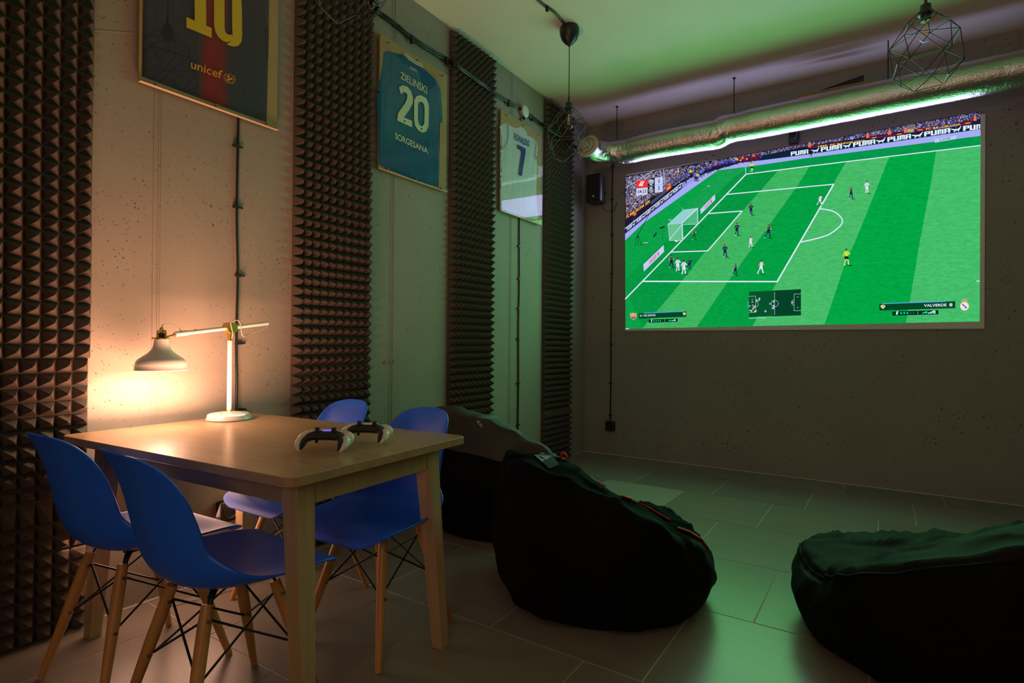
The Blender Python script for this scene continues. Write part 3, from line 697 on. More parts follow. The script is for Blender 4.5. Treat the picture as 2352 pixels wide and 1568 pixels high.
def stands(p):
    dark = (30, 26, 48)
    p.poly([QTL, (1649, 365.5), (1850, 329), QTR, (2252, 281.6), (1850, 342.5), (1750, 357), (1750, 368), (1700, 376), (1620, 399), (1565, 420), (1436, 523)], dark, 0.5)
    random.seed(11)
    cols = [(205, 205, 230), (235, 235, 250), (150, 150, 185), (95, 95, 150), (60, 60, 110), (180, 140, 125), (140, 95, 95), (30, 28, 45), (110, 60, 100), (80, 110, 190)]
    def top(x): return np.interp(x, [1435.5, 2252.5], [405, 255])
    def bot(x): return np.interp(x, [1436, 1493, 1565, 1600, 1620], [495, 455, 415, 395, 385])
    n = 0
    while n < 5200:
        x = random.uniform(1437, 1606); y = random.uniform(370, 500)
        if y < top(x)+1.2 or y > bot(x)-1: continue
        dens = 1.0 if x < 1560 else 0.55
        if random.random() > dens: n += 1; continue
        s_ = random.uniform(0.9, 2.1); c = random.choice(cols); k = random.uniform(0.7, 1.05); c = tuple(min(255, int(v*k)) for v in c)
        h_ = s_*random.uniform(0.8, 1.7)
        p.poly([(x, y), (x+s_, y-0.15*s_), (x+s_, y+h_), (x, y+h_)], c, 0.8+random.random()*0.3); n += 1
    def bot2(x): return np.interp(x, [1600, 1750, 1850, 2252], [390, 357, 336, 273])
    for i in range(3300):
        x = random.uniform(1600, 2250); y = random.uniform(top(x)+1, max(top(x)+2, bot2(x)-1))
        s_ = random.uniform(1.0, 3.2); c = random.choice([(80, 85, 140), (130, 135, 185), (55, 58, 100), (170, 170, 215), (40, 40, 70), (110, 90, 130), (150, 110, 110), (35, 33, 55), (35, 33, 55)])
        p.poly([(x, y), (x+s_, y-0.2*s_), (x+s_, min(bot2(x), y+s_)), (x, min(bot2(x), y+s_+0.2))], c, 0.8+random.random()*0.3)
sub('crowd', stands)['kind'] = 'stuff'
def rails(p):
    p.brk(); p.line([(1437, z5(80, 890)[1]), z5(400, 690)], 1.3, (190, 190, 225), 2); p.brk(); p.line([z5(512, 680), z5(520, 850)], 2.5, (150, 160, 200), 2); p.brk(); p.line([z5(475, 690), z5(480, 770)], 2, (140, 145, 190), 2)
    p.brk(); p.line([z5(370, 1060), z5(535, 925)], 6, (70, 75, 105), 1.6); p.brk(); p.line([z5(500, 940), z5(720, 770)], 5, (60, 62, 110), 1.5); p.brk(); p.line([z5(700, 775), z5(800, 720)], 5, (70, 80, 170), 1.5)
    p.brk(); p.line([z5(1050, 640), z5(1400, 580), z5(1610, 540)], 5, (64, 70, 165), 1.5); p.brk(); p.poly([z5(1350, 545), z5(1600, 500), z5(1600, 570), z5(1350, 605)], (105, 25, 60), 1.7)
    p.brk(); p.poly([z5(538, 885), z5(597, 835), z5(597, 895), z5(540, 935)], (215, 60, 45), 2); p.brk(); p.poly([z5(550, 895), z5(590, 862), z5(590, 880), z5(550, 915)], (235, 190, 50), 2.2)
    p.brk(); p.poly([z6(1095, 220), z6(1170, 208), z6(1170, 300), z6(1095, 305)], (115, 110, 105), 2); p.brk(); p.poly([z6(1095, 268), z6(1165, 260), z6(1165, 292), z6(1095, 300)], (185, 170, 110), 2.1)
sub('stand_rail', rails)
def person(p, x, y0, y1, shirt, shorts, legs=SKN, hair=(40, 28, 25), lean=0.0, run=0.3, lay=4, shadow=True):
    h = y1-y0; u = h/10.0; L = lambda a: lean*(10-a)*u*0.3
    if shadow: p.poly([(x-0.5*u, y1-0.2*u), (x+2.6*u, y1+0.1*u), (x+3.8*u, y1+0.9*u), (x+2.5*u, y1+0.8*u), (x, y1+0.3*u)], (2, 78, 34), 2.5)
    P_ = lambda a, b: (x+a*u+L(b), y0+b*u)
    p.poly([P_(-0.3, 5.6), P_(-1.2*run-0.9, 7.8), P_(-1.8*run-1.0, 9.8), P_(-1.8*run-0.3, 10), P_(-1.2*run-0.2, 7.8), P_(0.4, 5.8)], legs, lay)
    p.poly([P_(0.0, 5.6), P_(0.6*run+0.3, 7.8), P_(1.4*run+0.1, 9.9), P_(1.4*run+1.0, 10), P_(0.6*run+1.1, 7.6), P_(0.9, 5.6)], legs, lay)
    p.poly([P_(-1.0, 4.4), P_(1.0, 4.4), P_(1.3, 6.6), P_(0.2, 6.5), P_(-0.1, 5.9), P_(-0.4, 6.7), P_(-1.4, 6.4)], shorts, lay+0.5)
    p.poly([P_(-1.0, 1.7), P_(1.0, 1.7), P_(0.95, 4.7), P_(-0.95, 4.7)], shirt, lay+1)
    p.poly([P_(-1.0, 1.7), P_(-0.9, 2.7), P_(-1.6, 4.2), P_(-2.3, 4.8), P_(-2.2, 4.1), P_(-1.7, 2.8)], shirt if run < 0.5 else SKN, lay+0.8)
    p.poly([P_(1.0, 1.7), P_(0.9, 2.7), P_(1.5, 3.7), P_(2.3, 3.6), P_(2.3, 3.1), P_(1.8, 2.6)], shirt if run < 0.5 else SKN, lay+0.8)
    p.ell(x+L(0.8), y0+0.95*u, 0.62*u, 0.75*u, SKN, lay+1.2, 10); p.ell(x+L(0.8)-0.1*u, y0+0.5*u, 0.62*u, 0.5*u, hair, lay+1.5, 10)
    p.poly([P_(-1.8*run-1.1, 9.6), P_(-1.8*run-0.1, 9.8), P_(-1.8*run-0.1, 10.2), P_(-1.8*run-1.2, 10.1)], (225, 225, 240), lay+1)
for (x, a, b, kit, lean, run) in [(1882, 447, 470, 'w', 0.5, 0.9), (1991, 415, 443, 'w', 0, 0.1), (1955, 430, 456, 'd', 0, 0.5), (1725, 467, 493, 'd', 0, 0.1), (1692.5, 512, 540, 'd', 0.1, 0.3), (1764, 516, 546, 'd', 0.3, 1.0), (1724.5, 543, 567, 'w', 0, 0.5), (1666, 561, 590, 'd', -0.1, 0.4),
                             (1542.5, 586, 614, 'd', 0, 0.5), (1557, 592, 622, 'w', 0, 0.2), (1571, 597, 629, 'w', 0, 0.3), (1582, 593, 617, 'd', 0.5, 0.4), (1688, 606, 632, 'd', 0.3, 0.6), (1747.5, 597, 628, 'w', 0.2, 0.9), (1594.5, 527, 550, 'g', 0, 0.7), (1945, 571, 608, 'y', -0.1, 0.4), (1727, 372, 394, 'y', 0, 0.1)]:
    sh, so, lg = {'w': (WHT, WHT, WHT), 'd': (NAVY, (28, 34, 92), (26, 30, 90)), 'g': ((30, 110, 50), (25, 95, 45), (25, 95, 45)), 'y': (YEL, (15, 25, 20), (200, 230, 110))}[kit]
    def fn(p):
        person(p, x, a, b, sh, so, lg, lean=lean, run=run)
        if kit == 'd': p.ell(x+lean*4, a+(b-a)*0.3, 0.9, 1.1, (225, 200, 120), 6, 8)
        if kit == 'w' and (b-a) > 27: p.text('7', [(x-1.6, a+13), (x+1.6, a+13), (x+1.6, a+7), (x-1.6, a+7)], (120, 120, 180), 6.5)
    sub('player', fn)
def pitchside(p):
    random.seed(5)
    spots = [(760, 795, 100), (815, 725, 110), (868, 765, 115), (890, 765, 110), (925, 730, 100), (940, 725, 95), (958, 705, 100), (1008, 690, 95), (1035, 680, 90), (1100, 640, 95), (1115, 645, 95), (1172, 620, 95), (1200, 610, 90), (1245, 610, 90), (1270, 600, 85), (1335, 585, 90), (1400, 570, 85), (1475, 560, 90), (1525, 545, 90), (1575, 540, 90)]
    for cx, cy, hh in spots:
        x, y = z5(cx, cy); h = hh/4.9; c = random.choice([(60, 70, 190), (40, 45, 110), (200, 190, 90), (235, 110, 70), (60, 60, 100), (90, 110, 210)])
        person(p, x, y-h/2, y+h/2, c, (30, 30, 65), (30, 30, 60), lay=3, run=0.1, shadow=False); p.brk()
    for cx, cy in ((670, 335), (905, 300), (1075, 280), (1825, 150), (45, 435)):
        x, y = z6(cx, cy); p.poly([(x-3.5, y+6), (x+3.5, y+5.4), (x+3, y-4), (x-3, y-3.6)], (245, 110, 70), 3); p.ell(x, y-5.2, 1.8, 2, SKN, 3.3); p.brk()
    x, y = z6(500, 362); p.ell(x, y, 4.3, 4, (120, 160, 240), 3)
    x, y = z6(1585, 198); p.ell(x, y, 3.2, 5, (60, 60, 200), 3); x, y = z6(1440, 240); p.ell(x, y, 4, 2, (50, 50, 210), 3)
    x, y = z5(2168, 500); person(p, x, y-9, y+8, (20, 20, 35), (20, 20, 35), (20, 20, 35), lay=5, run=0.4, shadow=False)
    x, y = z5(185, 1200); person(p, x, y-10, y+12, (245, 110, 70), (40, 40, 80), (40, 40, 80), lay=3, run=0.1, shadow=False)
    p.brk()
    for q in (-8, 0, 8): p.line([z5(225, 1420), (z5(225, 1420)[0]+q, z7(200, 120)[1])], 1.0, (20, 40, 30), 3)
    p.line([z5(195, 1470), z5(380, 1130)], 1.2, (20, 40, 40), 3); p.line([z5(500, 1320), z5(502, 1500)], 0.9, (40, 90, 60), 3); p.line([z5(400, 1440), z5(430, 1395)], 3, (25, 35, 40), 3); p.line([z5(470, 1345), z5(520, 1325)], 3.5, (25, 35, 40), 3)
    for a_, b_ in (((1005, 868), (1030, 868)), ((290, 1506), (335, 1506)), ((565, 1250), (600, 1250))): p.line([z5(*a_), z5(*b_)], 1.6, (190, 200, 215), 3)
    p.brk('pitchside_camera')
sub('pitchside_person', pitchside)
def boards(p):
    DK = (12, 36, 58)
    p.poly([(1750, 357), (1850, 342.5), (2252, 281.6), (2252, 296.5), (1850, 355.3), (1750, 368.2)], DK, 2)
    def Tp(x): return np.interp(x, [1750, 1850, 2252], [357, 342.5, 281.6])
    def Bt(x): return np.interp(x, [1750, 1850, 2252], [368.2, 355.3, 296.5])
    def Q(x0, x1, m=0.12):
        f = lambda x, t: (x, Tp(x)+(Bt(x)-Tp(x))*t); return [f(x0, 1-m), f(x1, 1-m), f(x1, m), f(x0, m)]
    def block(Q4, lay=3, col=(225, 245, 255)):
        w_ = 0.25; L4 = [[(0, 0, .34, 1), (.34, .42, 1, .62), (.34, .80, 1, 1), (.72, .42, 1, 1)], [(0, 0, .34, 1), (.34, 0, .68, .2), (.68, 0, 1, 1)], [(0, 0, .30, 1), (.30, .78, .42, 1), (.40, .10, .62, 1), (.62, .78, .72, 1), (.72, 0, 1, 1)], [(0, 0, .34, 1), (.34, .80, .70, 1), (.34, .34, .70, .52), (.68, 0, 1, 1)]]
        for i, strokes in enumerate(L4):
            a0 = i*w_+0.012; sp_ = w_-0.024
            for x0, y0, x1, y1 in strokes:
                p.poly([bil(Q4, a0+sp_*x0, y0), bil(Q4, a0+sp_*x1, y0), bil(Q4, a0+sp_*x1, y1), bil(Q4, a0+sp_*x0, y1)], col, lay)
    words = [(1816, 1857), (1885, 1934.5), (1959, 2011), (2037.5, 2093), (2122, 2183)]
    for x0, x1 in words:
        block(Q(x0, x1))
    w5 = Q(2212, 2268); uv5 = [(0, 0, .10, 1), (.10, .42, .25, .62), (.10, .80, .25, 1), (.19, .42, .25, 1), (.27, 0, .36, 1), (.36, 0, .43, .2), (.43, 0, .51, 1), (.54, 0, .61, 1), (.61, .8, .65, 1), (.65, .1, .70, 1)]
    for x0, y0, x1, y1 in uv5: p.poly([bil(w5, x0, y0), bil(w5, x1, y0), bil(w5, x1, y1), bil(w5, x0, y1)], (225, 245, 255), 3)
    def cat(q, lay=3):   # leaping cat mark
        for pts in ([(0.0, 0.62), (0.10, 0.70), (0.35, 0.58), (0.62, 0.55), (0.80, 0.72), (0.96, 1.0), (1.0, 0.98), (0.92, 0.70), (0.86, 0.60), (0.94, 0.62), (0.84, 0.44), (0.62, 0.34), (0.40, 0.28), (0.22, 0.42), (0.06, 0.55)],
                    [(0.0, 0.6), (0.05, 0.66), (0.10, 0.55), (0.06, 0.5)], [(0.30, 0.34), (0.22, 0.10), (0.34, 0.02), (0.34, 0.10), (0.30, 0.14), (0.42, 0.30)], [(0.72, 0.42), (0.66, 0.20), (0.74, 0.0), (0.78, 0.02), (0.74, 0.20), (0.84, 0.44)], [(0.55, 0.34), (0.64, 0.30), (0.60, 0.24)]):
            p.poly([bil(q, *uv) for uv in pts], (225, 245, 255), lay)
    for x0, x1 in ((1864, 1882), (1936, 1955), (2012, 2034), (2094, 2120), (2185, 2208)): cat(Q(x0, x1, 0.05))
    p.brk()
    # left side boards, running towards the viewer, with words seen very obliquely
    A0, A1, B0, B1 = (1436, 525), (1566, 420.5), (1436, 536), (1567, 431.5)
    p.poly([B0, B1, A1, A0], (25, 30, 60), 2); p.line([A0, A1], 1.6, (230, 235, 250), 3.2)
    def QL(u0, u1, m=0.2): return [bil([B0, B1, A1, A0], u0, m), bil([B0, B1, A1, A0], u1, m), bil([B0, B1, A1, A0], u1, 1-m), bil([B0, B1, A1, A0], u0, 1-m)]
    for u0 in (0.03, 0.20, 0.36, 0.52, 0.68, 0.84):
        block(QL(u0, u0+0.095), 3, (205, 215, 240)); cat(QL(u0+0.10, u0+0.15, 0.1))
    p.brk()
    for q, tq in (([z5(925, 1130), z5(1090, 960), z5(1092, 1022), z5(930, 1185)], None), ([z7(283, 330), z7(512, 110), z7(517, 185), z7(290, 408)], None)):
        p.poly(q, (200, 205, 248), 3)
        QQ = [q[3], q[2], q[1], q[0]]
        tq = [bil(QQ, 0.28, 0.22), bil(QQ, 0.64, 0.22), bil(QQ, 0.64, 0.80), bil(QQ, 0.28, 0.80)]
        p.text('LALIGA', tq, (215, 30, 45), 4, 0.02); c = bil(QQ, 0.72, 0.5); p.poly([(c[0]+2.2*math.cos(a), c[1]+3.8*math.sin(a)-0.6*math.cos(a)) for a in [2*PI*k/14 for k in range(14)]], (215, 50, 40), 4)
        p.line([(c[0]-0.8, c[1]+1.6), (c[0]+0.6, c[1]-1.8)], 0.8, (240, 235, 250), 4.6); p.brk()
sub('advertising_board', boards)
def banners(p):
    MR, YL = (120, 18, 60), (228, 215, 70)
    def band(x0, y0, x1, y1, h): p.poly([(x0, y0+h), (x1, y1+h), (x1, y1), (x0, y0)], MR, 1.9); return [(x0, y0+h*0.9), (x1, y1+h*0.9), (x1, y1+h*0.1), (x0, y0+h*0.1)]
    q = band(*z6(1172, 268), *z6(1795, 178), 6.5); p.text('FC BARCELONA', [bil(q, .20, .05), bil(q, .80, .05), bil(q, .80, .95), bil(q, .20, .95)], YL, 2.6, 0.02)
    p.line([bil(q, .06, .5), bil(q, .14, .5)], 2.5, (230, 150, 40), 2.6); p.line([bil(q, .88, .5), bil(q, .96, .5)], 2.5, (230, 150, 40), 2.6)
    p.brk()
    q = band(*z6(60, 450), *z6(660, 372), 6); p.text('1899  FC BARCELONA', [bil(q, .13, .1), bil(q, .98, .1), bil(q, .98, .95), bil(q, .13, .95)], YL, 2.6, 0.02)
    p.brk()
    q = band(*z6(690, 352), *z6(1060, 300), 5); p.line([bil(q, .07, .5), bil(q, .2, .5)], 2.2, (230, 150, 40), 2.6); p.line([bil(q, .8, .5), bil(q, .93, .5)], 2.2, (230, 150, 40), 2.6)
    p.brk()
    q = [z5(80, 1255), z5(360, 1062), z5(360, 1010), z5(80, 1195)]; p.poly(q, (85, 15, 55), 1.9); p.text('FC BARCELONA 1899', [bil(q, .05, .18), bil(q, .98, .18), bil(q, .98, .82), bil(q, .05, .82)], YL, 2.6, 0.02)
    p.line([z5(1370, 580), z5(1385, 578)], 2.5, YL, 2.6); p.line([z5(1440, 565), z5(1455, 563)], 2.5, YL, 2.6)
sub('banner', banners)
def goal(p):
    NT_ = (150, 215, 190)
    p.poly([z5(560, 1300), z5(735, 1138), z5(893, 1118), z5(720, 1285)], (140, 205, 205), 2.6)
    p.poly([z5(560, 1300), z5(720, 1285), z5(725, 1478), z5(575, 1478)], (92, 190, 130), 2.6)
    p.poly([z5(735, 1290), z5(893, 1125), z5(893, 1297), z5(745, 1300)], (72, 180, 118), 2.5)
    for k in range(1, 9):
        t = k/9; p.line([(z5(560+160*t, 1300-15*t)), z5(575+150*t, 1478)], 0.35, NT_, 2.9); p.line([z5(560+15*t, 1300+178*t), z5(720+5*t, 1285+193*t)], 0.35, NT_, 2.9)
        p.line([z5(560+175*t, 1300-162*t), z5(720+173*t, 1285-167*t)], 0.35, (200, 235, 235), 2.9); p.line([z5(735+158*t, 1290-165*t), z5(745+148*t, 1300-3*t)], 0.3, NT_, 2.9)
    for a_, b_, w_ in (((720, 1285), (727, 1480), 2.2), ((893, 1118), (895, 1297), 1.8), ((720, 1285), (893, 1118), 2.6), ((560, 1300), (720, 1285), 1), ((560, 1300), (735, 1138), 0.9), ((735, 1138), (893, 1118), 0.9), ((560, 1300), (578, 1480), 0.8), ((575, 1480), (727, 1480), 1.0), ((575, 1475), (720, 1300), 1.6), ((718, 1302), (893, 1297), 0.9), ((735, 1138), (715, 1110), 0.6)):
        p.line([z5(*a_), z5(*b_)], w_, (195, 225, 245), 3.1)
    p.line([z5(735, 1482), z5(790, 1502), z5(960, 1322), z5(905, 1300)], 1.0, (2, 95, 40), 2.4)
    x, y = z7(655, 68); p.ell(x, y, 4, 1.5, (220, 230, 245), 3)
sub('goal', goal)
def crest1(p, x, y, r, mono=False):
    A, B, C_, D = ((200, 40, 60), (235, 190, 60), (60, 60, 200), (180, 30, 70)) if not mono else (((225, 230, 240),)*4)
    p.poly([(x-r, y-r), (x-r*.5, y-r*.85), (x, y-r*1.05), (x+r*.5, y-r*.85), (x+r, y-r), (x+r*.95, y+r*.3), (x+r*.5, y+r), (x, y+r*1.25), (x-r*.5, y+r), (x-r*.95, y+r*.3)], (235, 200, 110) if not mono else (225, 230, 240), 5)
    k = (15, 25, 35)
    if mono:
        for q in (-.6, -.2, .2, .6): p.poly([(x+q*r-r*.1, y+r*.2), (x+q*r+r*.1, y+r*.2), (x+q*r+r*.1, y+r*.9), (x+q*r-r*.1, y+r*.9)], k, 5.5)
        p.poly([(x-r*.8, y-r*.05), (x+r*.8, y-r*.05), (x+r*.8, y+r*.12), (x-r*.8, y+r*.12)], k, 5.5); p.line([(x-r*.5, y-r*.7), (x-r*.5, y-r*.15)], r*.15, k, 5.5); p.line([(x-r*.75, y-r*.42), (x-r*.2, y-r*.42)], r*.15, k, 5.5)
        for q in (.2, .5, .75): p.line([(x+q*r, y-r*.75), (x+q*r, y-r*.15)], r*.1, k, 5.5)
    else:
        p.poly([(x-r*.82, y-r*.78), (x-r*.05, y-r*.82), (x-r*.05, y-r*.1), (x-r*.82, y-r*.1)], (240, 240, 250), 5.3); p.line([(x-r*.43, y-r*.8), (x-r*.43, y-r*.1)], r*.2, A, 5.6); p.line([(x-r*.8, y-r*.45), (x-r*.05, y-r*.45)], r*.2, A, 5.6)
        p.poly([(x+r*.05, y-r*.82), (x+r*.82, y-r*.78), (x+r*.82, y-r*.1), (x+r*.05, y-r*.1)], (240, 180, 60), 5.3)
        for q in (.2, .45, .7): p.line([(x+q*r, y-r*.8), (x+q*r, y-r*.12)], r*.08, A, 5.6)
        p.poly([(x-r*.8, y+r*.12), (x+r*.8, y+r*.12), (x+r*.45, y+r*.85), (x, y+r*1.08), (x-r*.45, y+r*.85)], C_, 5.3)
        for q in (-.45, 0, .45): p.line([(x+q*r, y+r*.12), (x+q*r, y+r*.8)], r*.22, D, 5.6)
        p.ell(x, y+r*.5, r*.2, r*.2, (235, 190, 60), 5.9)
def crest2(p, x, y, r, mono=False):
    W_, B_, G_ = ((240, 242, 252), (60, 90, 200), (215, 190, 90)) if not mono else ((225, 230, 240), (15, 25, 35), (225, 230, 240))
    p.ell(x, y, r, r, G_, 5, 24); p.ell(x, y, r*.86, r*.86, W_ if not mono else B_, 5.3, 24)
    p.ell(x, y, r*.66, r*.66, G_ if not mono else W_, 5.5, 20); p.ell(x, y, r*.58, r*.58, W_ if not mono else B_, 5.7, 20)
    p.poly([(x-r*.55, y-r*.35), (x-r*.35, y-r*.55), (x+r*.55, y+r*.3), (x+r*.3, y+r*.55)], B_ if not mono else W_, 6)
    p.line([(x-r*.2, y+r*.2), (x+r*.25, y-r*.2)], r*.12, G_, 6.2)
    p.poly([(x-r*.55, y-r*.95), (x-r*.6, y-r*1.45), (x-r*.3, y-r*1.2), (x, y-r*1.6), (x+r*.3, y-r*1.2), (x+r*.6, y-r*1.45), (x+r*.55, y-r*.95)], (225, 195, 120) if not mono else W_, 5.2)
    if not mono:
        for q in (-.35, 0, .35): p.ell(x+q*r, y-r*1.12, r*.12, r*.12, (200, 50, 60), 5.6, 8)
def score(p):
    p.poly([z5(205, 897), z5(330, 885), z5(330, 795), z5(205, 808)], (238, 52, 50), 3)
    for pts in ([(236, 868), (232, 860), (262, 812), (275, 811), (252, 850), (262, 852), (250, 870)], [(262, 866), (258, 856), (284, 812), (297, 809), (272, 860), (285, 852), (268, 872)]): p.poly([z5(*q) for q in pts], (245, 240, 250), 3.6)
    p.poly([z5(205, 977), z5(330, 962), z5(330, 885), z5(205, 897)], (205, 212, 248), 3); p.text('04:23', [z5(220, 955), z5(316, 942), z5(316, 905), z5(220, 917)], (20, 20, 35), 3.6, 0.01)
    p.poly([z5(333, 955), z5(412, 944), z5(412, 780), z5(333, 792)], (20, 26, 44), 2.9)
    crest1(p, *z5(371, 825), 6.0, True); crest2(p, *z5(371, 918), 5.4, True); p.line([z5(335, 872), z5(410, 864)], 0.6, (200, 200, 220), 4)
    p.poly([z5(412, 944), z5(502, 932), z5(502, 766), z5(412, 780)], (198, 208, 250), 3); p.line([z5(412, 862), z5(502, 850)], 0.7, (110, 115, 150), 3.4)
    for yy in (838, 918): p.text('0', [z5(449, yy+0), z5(470, yy-3), z5(470, yy-50), z5(449, yy-47)], (20, 20, 35), 3.6, 0.01)
    p.brk()
    q = [z6(1390, 412), z6(1623, 372), z6(1623, 335), z6(1390, 372)]; p.poly(q, (190, 205, 240), 4); p.text('LIVE', [bil(q, .24, .15), bil(q, .74, .15), bil(q, .74, .85), bil(q, .24, .85)], (110, 130, 190), 4.5, 0.02)
    p.line([z6(1390, 372), z6(1390, 262), z6(1620, 232), z6(1623, 335)], 0.6, (150, 180, 220), 3.8)
    p.line([(z6(1475, 300)[0]+5*math.cos(a), z6(1475, 300)[1]+6*math.sin(a)) for a in [2*PI*k/16 for k in range(17)]], 0.8, (160, 190, 225), 3.8); p.line([z6(1530, 262), z6(1545, 320), z6(1570, 252)], 0.8, (160, 190, 225), 3.8)
sub('scoreboard', score)
def minimap(p):
    p.poly([z7(1472, 918), z7(2057, 902), z7(2057, 607), z7(1472, 637)], (6, 82, 44), 4)
    p.poly([z7(1745, 912), z7(2057, 902), z7(2057, 607), z7(1745, 623)], (4, 66, 40), 4.2)
    w_ = (185, 225, 205)
    p.line([z7(1760, 640), z7(1760, 897)], 0.8, w_, 5); p.line([(z7(1763, 768)[0]+8.2*math.cos(a), z7(1763, 768)[1]+7.4*math.sin(a)) for a in [2*PI*k/24 for k in range(25)]], 0.7, w_, 5)
    p.line([z7(1472, 688), z7(1547, 685), z7(1547, 868), z7(1472, 870)], 0.7, w_, 5); p.line([z7(2057, 660), z7(1980, 663), z7(1980, 850), z7(2057, 848)], 0.7, w_, 5)
    p.line([z7(1547, 740), z7(1572, 757), z7(1578, 777), z7(1570, 797), z7(1547, 812)], 0.7, w_, 5); p.line([z7(1980, 725), z7(1955, 742), z7(1950, 760), z7(1957, 778), z7(1980, 792)], 0.7, w_, 5)
    p.line([z7(1500, 718), z7(1512, 717), z7(1512, 727)], 0.6, w_, 5); p.line([z7(2015, 703), z7(2015, 693), z7(2032, 692)], 0.6, w_, 5); p.line([z7(2015, 805), z7(2015, 816), z7(2030, 816)], 0.6, w_, 5)
    p.line([z7(1460, 745), z7(1460, 812)], 1.4, (110, 160, 150), 5); p.line([z7(2075, 720), z7(2075, 788)], 1.4, (110, 160, 150), 5)
    p.line([z7(1472, 935), z7(1665, 929)], 1.1, (190, 225, 225), 5); p.line([z7(1700, 927), z7(2070, 917)], 0.7, (120, 180, 150), 5)
    for x, y in ((1590, 715), (1562, 735), (1753, 750), (1752, 795), (1750, 817), (1960, 757), (1658, 856), (1550, 852), (1500, 852), (1530, 810)): p.ell(*z7(x, y), 2.2, 2.3, (205, 205, 250), 5.5, 12); p.ell(*z7(x+2, y+1), 1.1, 1.2, (160, 130, 230), 5.8, 8)
    for x, y in ((1510, 748), (1480, 795), (1513, 788), (1540, 795), (1708, 770), (1735, 820), (1485, 845), (1535, 855), (1585, 730)):
        q = z7(x, y); p.poly([(q[0]-2, q[1]+1.6), (q[0]+2, q[1]+1.6), (q[0], q[1]-2.2)], (210, 230, 250), 5.4); p.poly([(q[0]-0.9, q[1]+0.9), (q[0]+0.9, q[1]+0.9), (q[0], q[1]-0.9)], (6, 60, 60), 5.7)
    q = z7(1517, 828); p.line([(q[0]-2.4, q[1]), (q[0]+2.4, q[1])], 1.2, (240, 210, 80), 6); p.line([(q[0], q[1]-2.4), (q[0], q[1]+2.4)], 1.2, (240, 210, 80), 6)
sub('minimap', minimap)
def star(p, x, y, r, c): p.poly([(x+(r if k % 2 == 0 else r*.42)*math.sin(PI*k/5), y-(r if k % 2 == 0 else r*.42)*math.cos(PI*k/5)) for k in range(10)], c, 5)
def shoe(p, x, y, s, c):
    p.poly([(x-s, y+s*.35), (x-s, y), (x-s*.3, y-s*.15), (x+s*.4, y-s*.55), (x+s, y-s*.5), (x+s, y+s*.3), (x+s*.2, y+s*.2)], c, 5)
def namebars(p):
    DK = (4, 70, 38); TQ = (30, 215, 175)
    p.poly([z7(232, 938), z7(768, 918), z7(768, 857), z7(232, 880)], DK, 4); p.line([z7(290, 877), z7(740, 857)], 1.7, (70, 170, 240), 5); p.text('21 DE JONG', [z7(245, 922), z7(420, 915), z7(420, 888), z7(245, 896)], (235, 240, 250), 5, 0.015)
    q = z7(745, 887); p.poly([(q[0], q[1]+4), (q[0]-4, q[1]-1.5), (q[0]-2.5, q[1]-3.5), (q[0]+2.5, q[1]-3.5), (q[0]+4, q[1]-1.5)], (225, 220, 140), 5); p.text('17', [(q[0]-2, q[1]+1), (q[0]+2, q[1]+1), (q[0]+2, q[1]-2.4), (q[0]-2, q[1]-2.4)], (60, 70, 50), 5.5)
    p.poly([z7(343, 985), z7(670, 973), z7(670, 938), z7(343, 950)], (3, 45, 30), 4)
    for k in range(5): star(p, *z7(405+24*k, 965-k*0.8), 2.2 if k < 4 else 1.3, TQ if k < 4 else (30, 110, 90))
    p.line([z7(375, 975), z7(380, 950)], 2.2, (220, 230, 240), 5); p.line([z7(525, 970), z7(525, 951)], 0.7, (200, 210, 220), 5); shoe(p, *z7(578, 961), 3.4, TQ); shoe(p, *z7(625, 959), 4.6, (200, 225, 230)); shoe(p, *z7(624, 960), 3.2, TQ)
    p.brk()
    p.poly([z8(697, 862), z8(1565, 835), z8(1565, 755), z8(697, 785)], DK, 4); p.line([z8(728, 784), z8(1450, 758)], 1.7, (90, 170, 250), 5); p.text('VALVERDE', [z8(1206, 820), z8(1465, 814), z8(1465, 782), z8(1206, 790)], (235, 240, 250), 5, 0.015); p.text('8', [z8(1496, 815), z8(1533, 814), z8(1533, 778), z8(1496, 779)], (235, 240, 250), 5, 0.015)
    q = z8(737, 820); p.poly([(q[0], q[1]+5.2), (q[0]-6, q[1]-1), (q[0]-3.5, q[1]-4.5), (q[0]+3.5, q[1]-4.5), (q[0]+6, q[1]-1)], (225, 225, 150), 5); p.text('CM', [(q[0]-3, q[1]+1), (q[0]+3, q[1]+1), (q[0]+3, q[1]-3), (q[0]-3, q[1]-3)], (60, 70, 50), 5.5)
    p.poly([z8(845, 920), z8(1372, 905), z8(1372, 857), z8(845, 873)], (3, 45, 30), 4)
    for k in range(5): star(p, *z8(945+36*k, 892-k*0.8), 3.4 if k < 3 else 2.6, TQ if k < 3 else (40, 120, 95))
    p.line([z8(895, 905), z8(903, 875)], 4, (220, 230, 240), 5); p.line([z8(1137, 902), z8(1137, 874)], 0.8, (200, 210, 220), 5); shoe(p, *z8(1215, 887), 6, TQ); shoe(p, *z8(1296, 885), 8.5, (200, 225, 230)); shoe(p, *z8(1293, 886), 6.2, TQ)
    p.brk()
    q = z7(1190, 64); p.poly([(q[0]-2.6, q[1]-2.2), (q[0]+2.6, q[1]-2.2), (q[0], q[1]+2.6)], (225, 50, 60), 5)
sub('name_bar', namebars)
sub('club_crest', lambda p: crest1(p, *z7(172, 910), 7.2)); sub('club_crest', lambda p: crest2(p, *z8(1670, 812), 10.6))

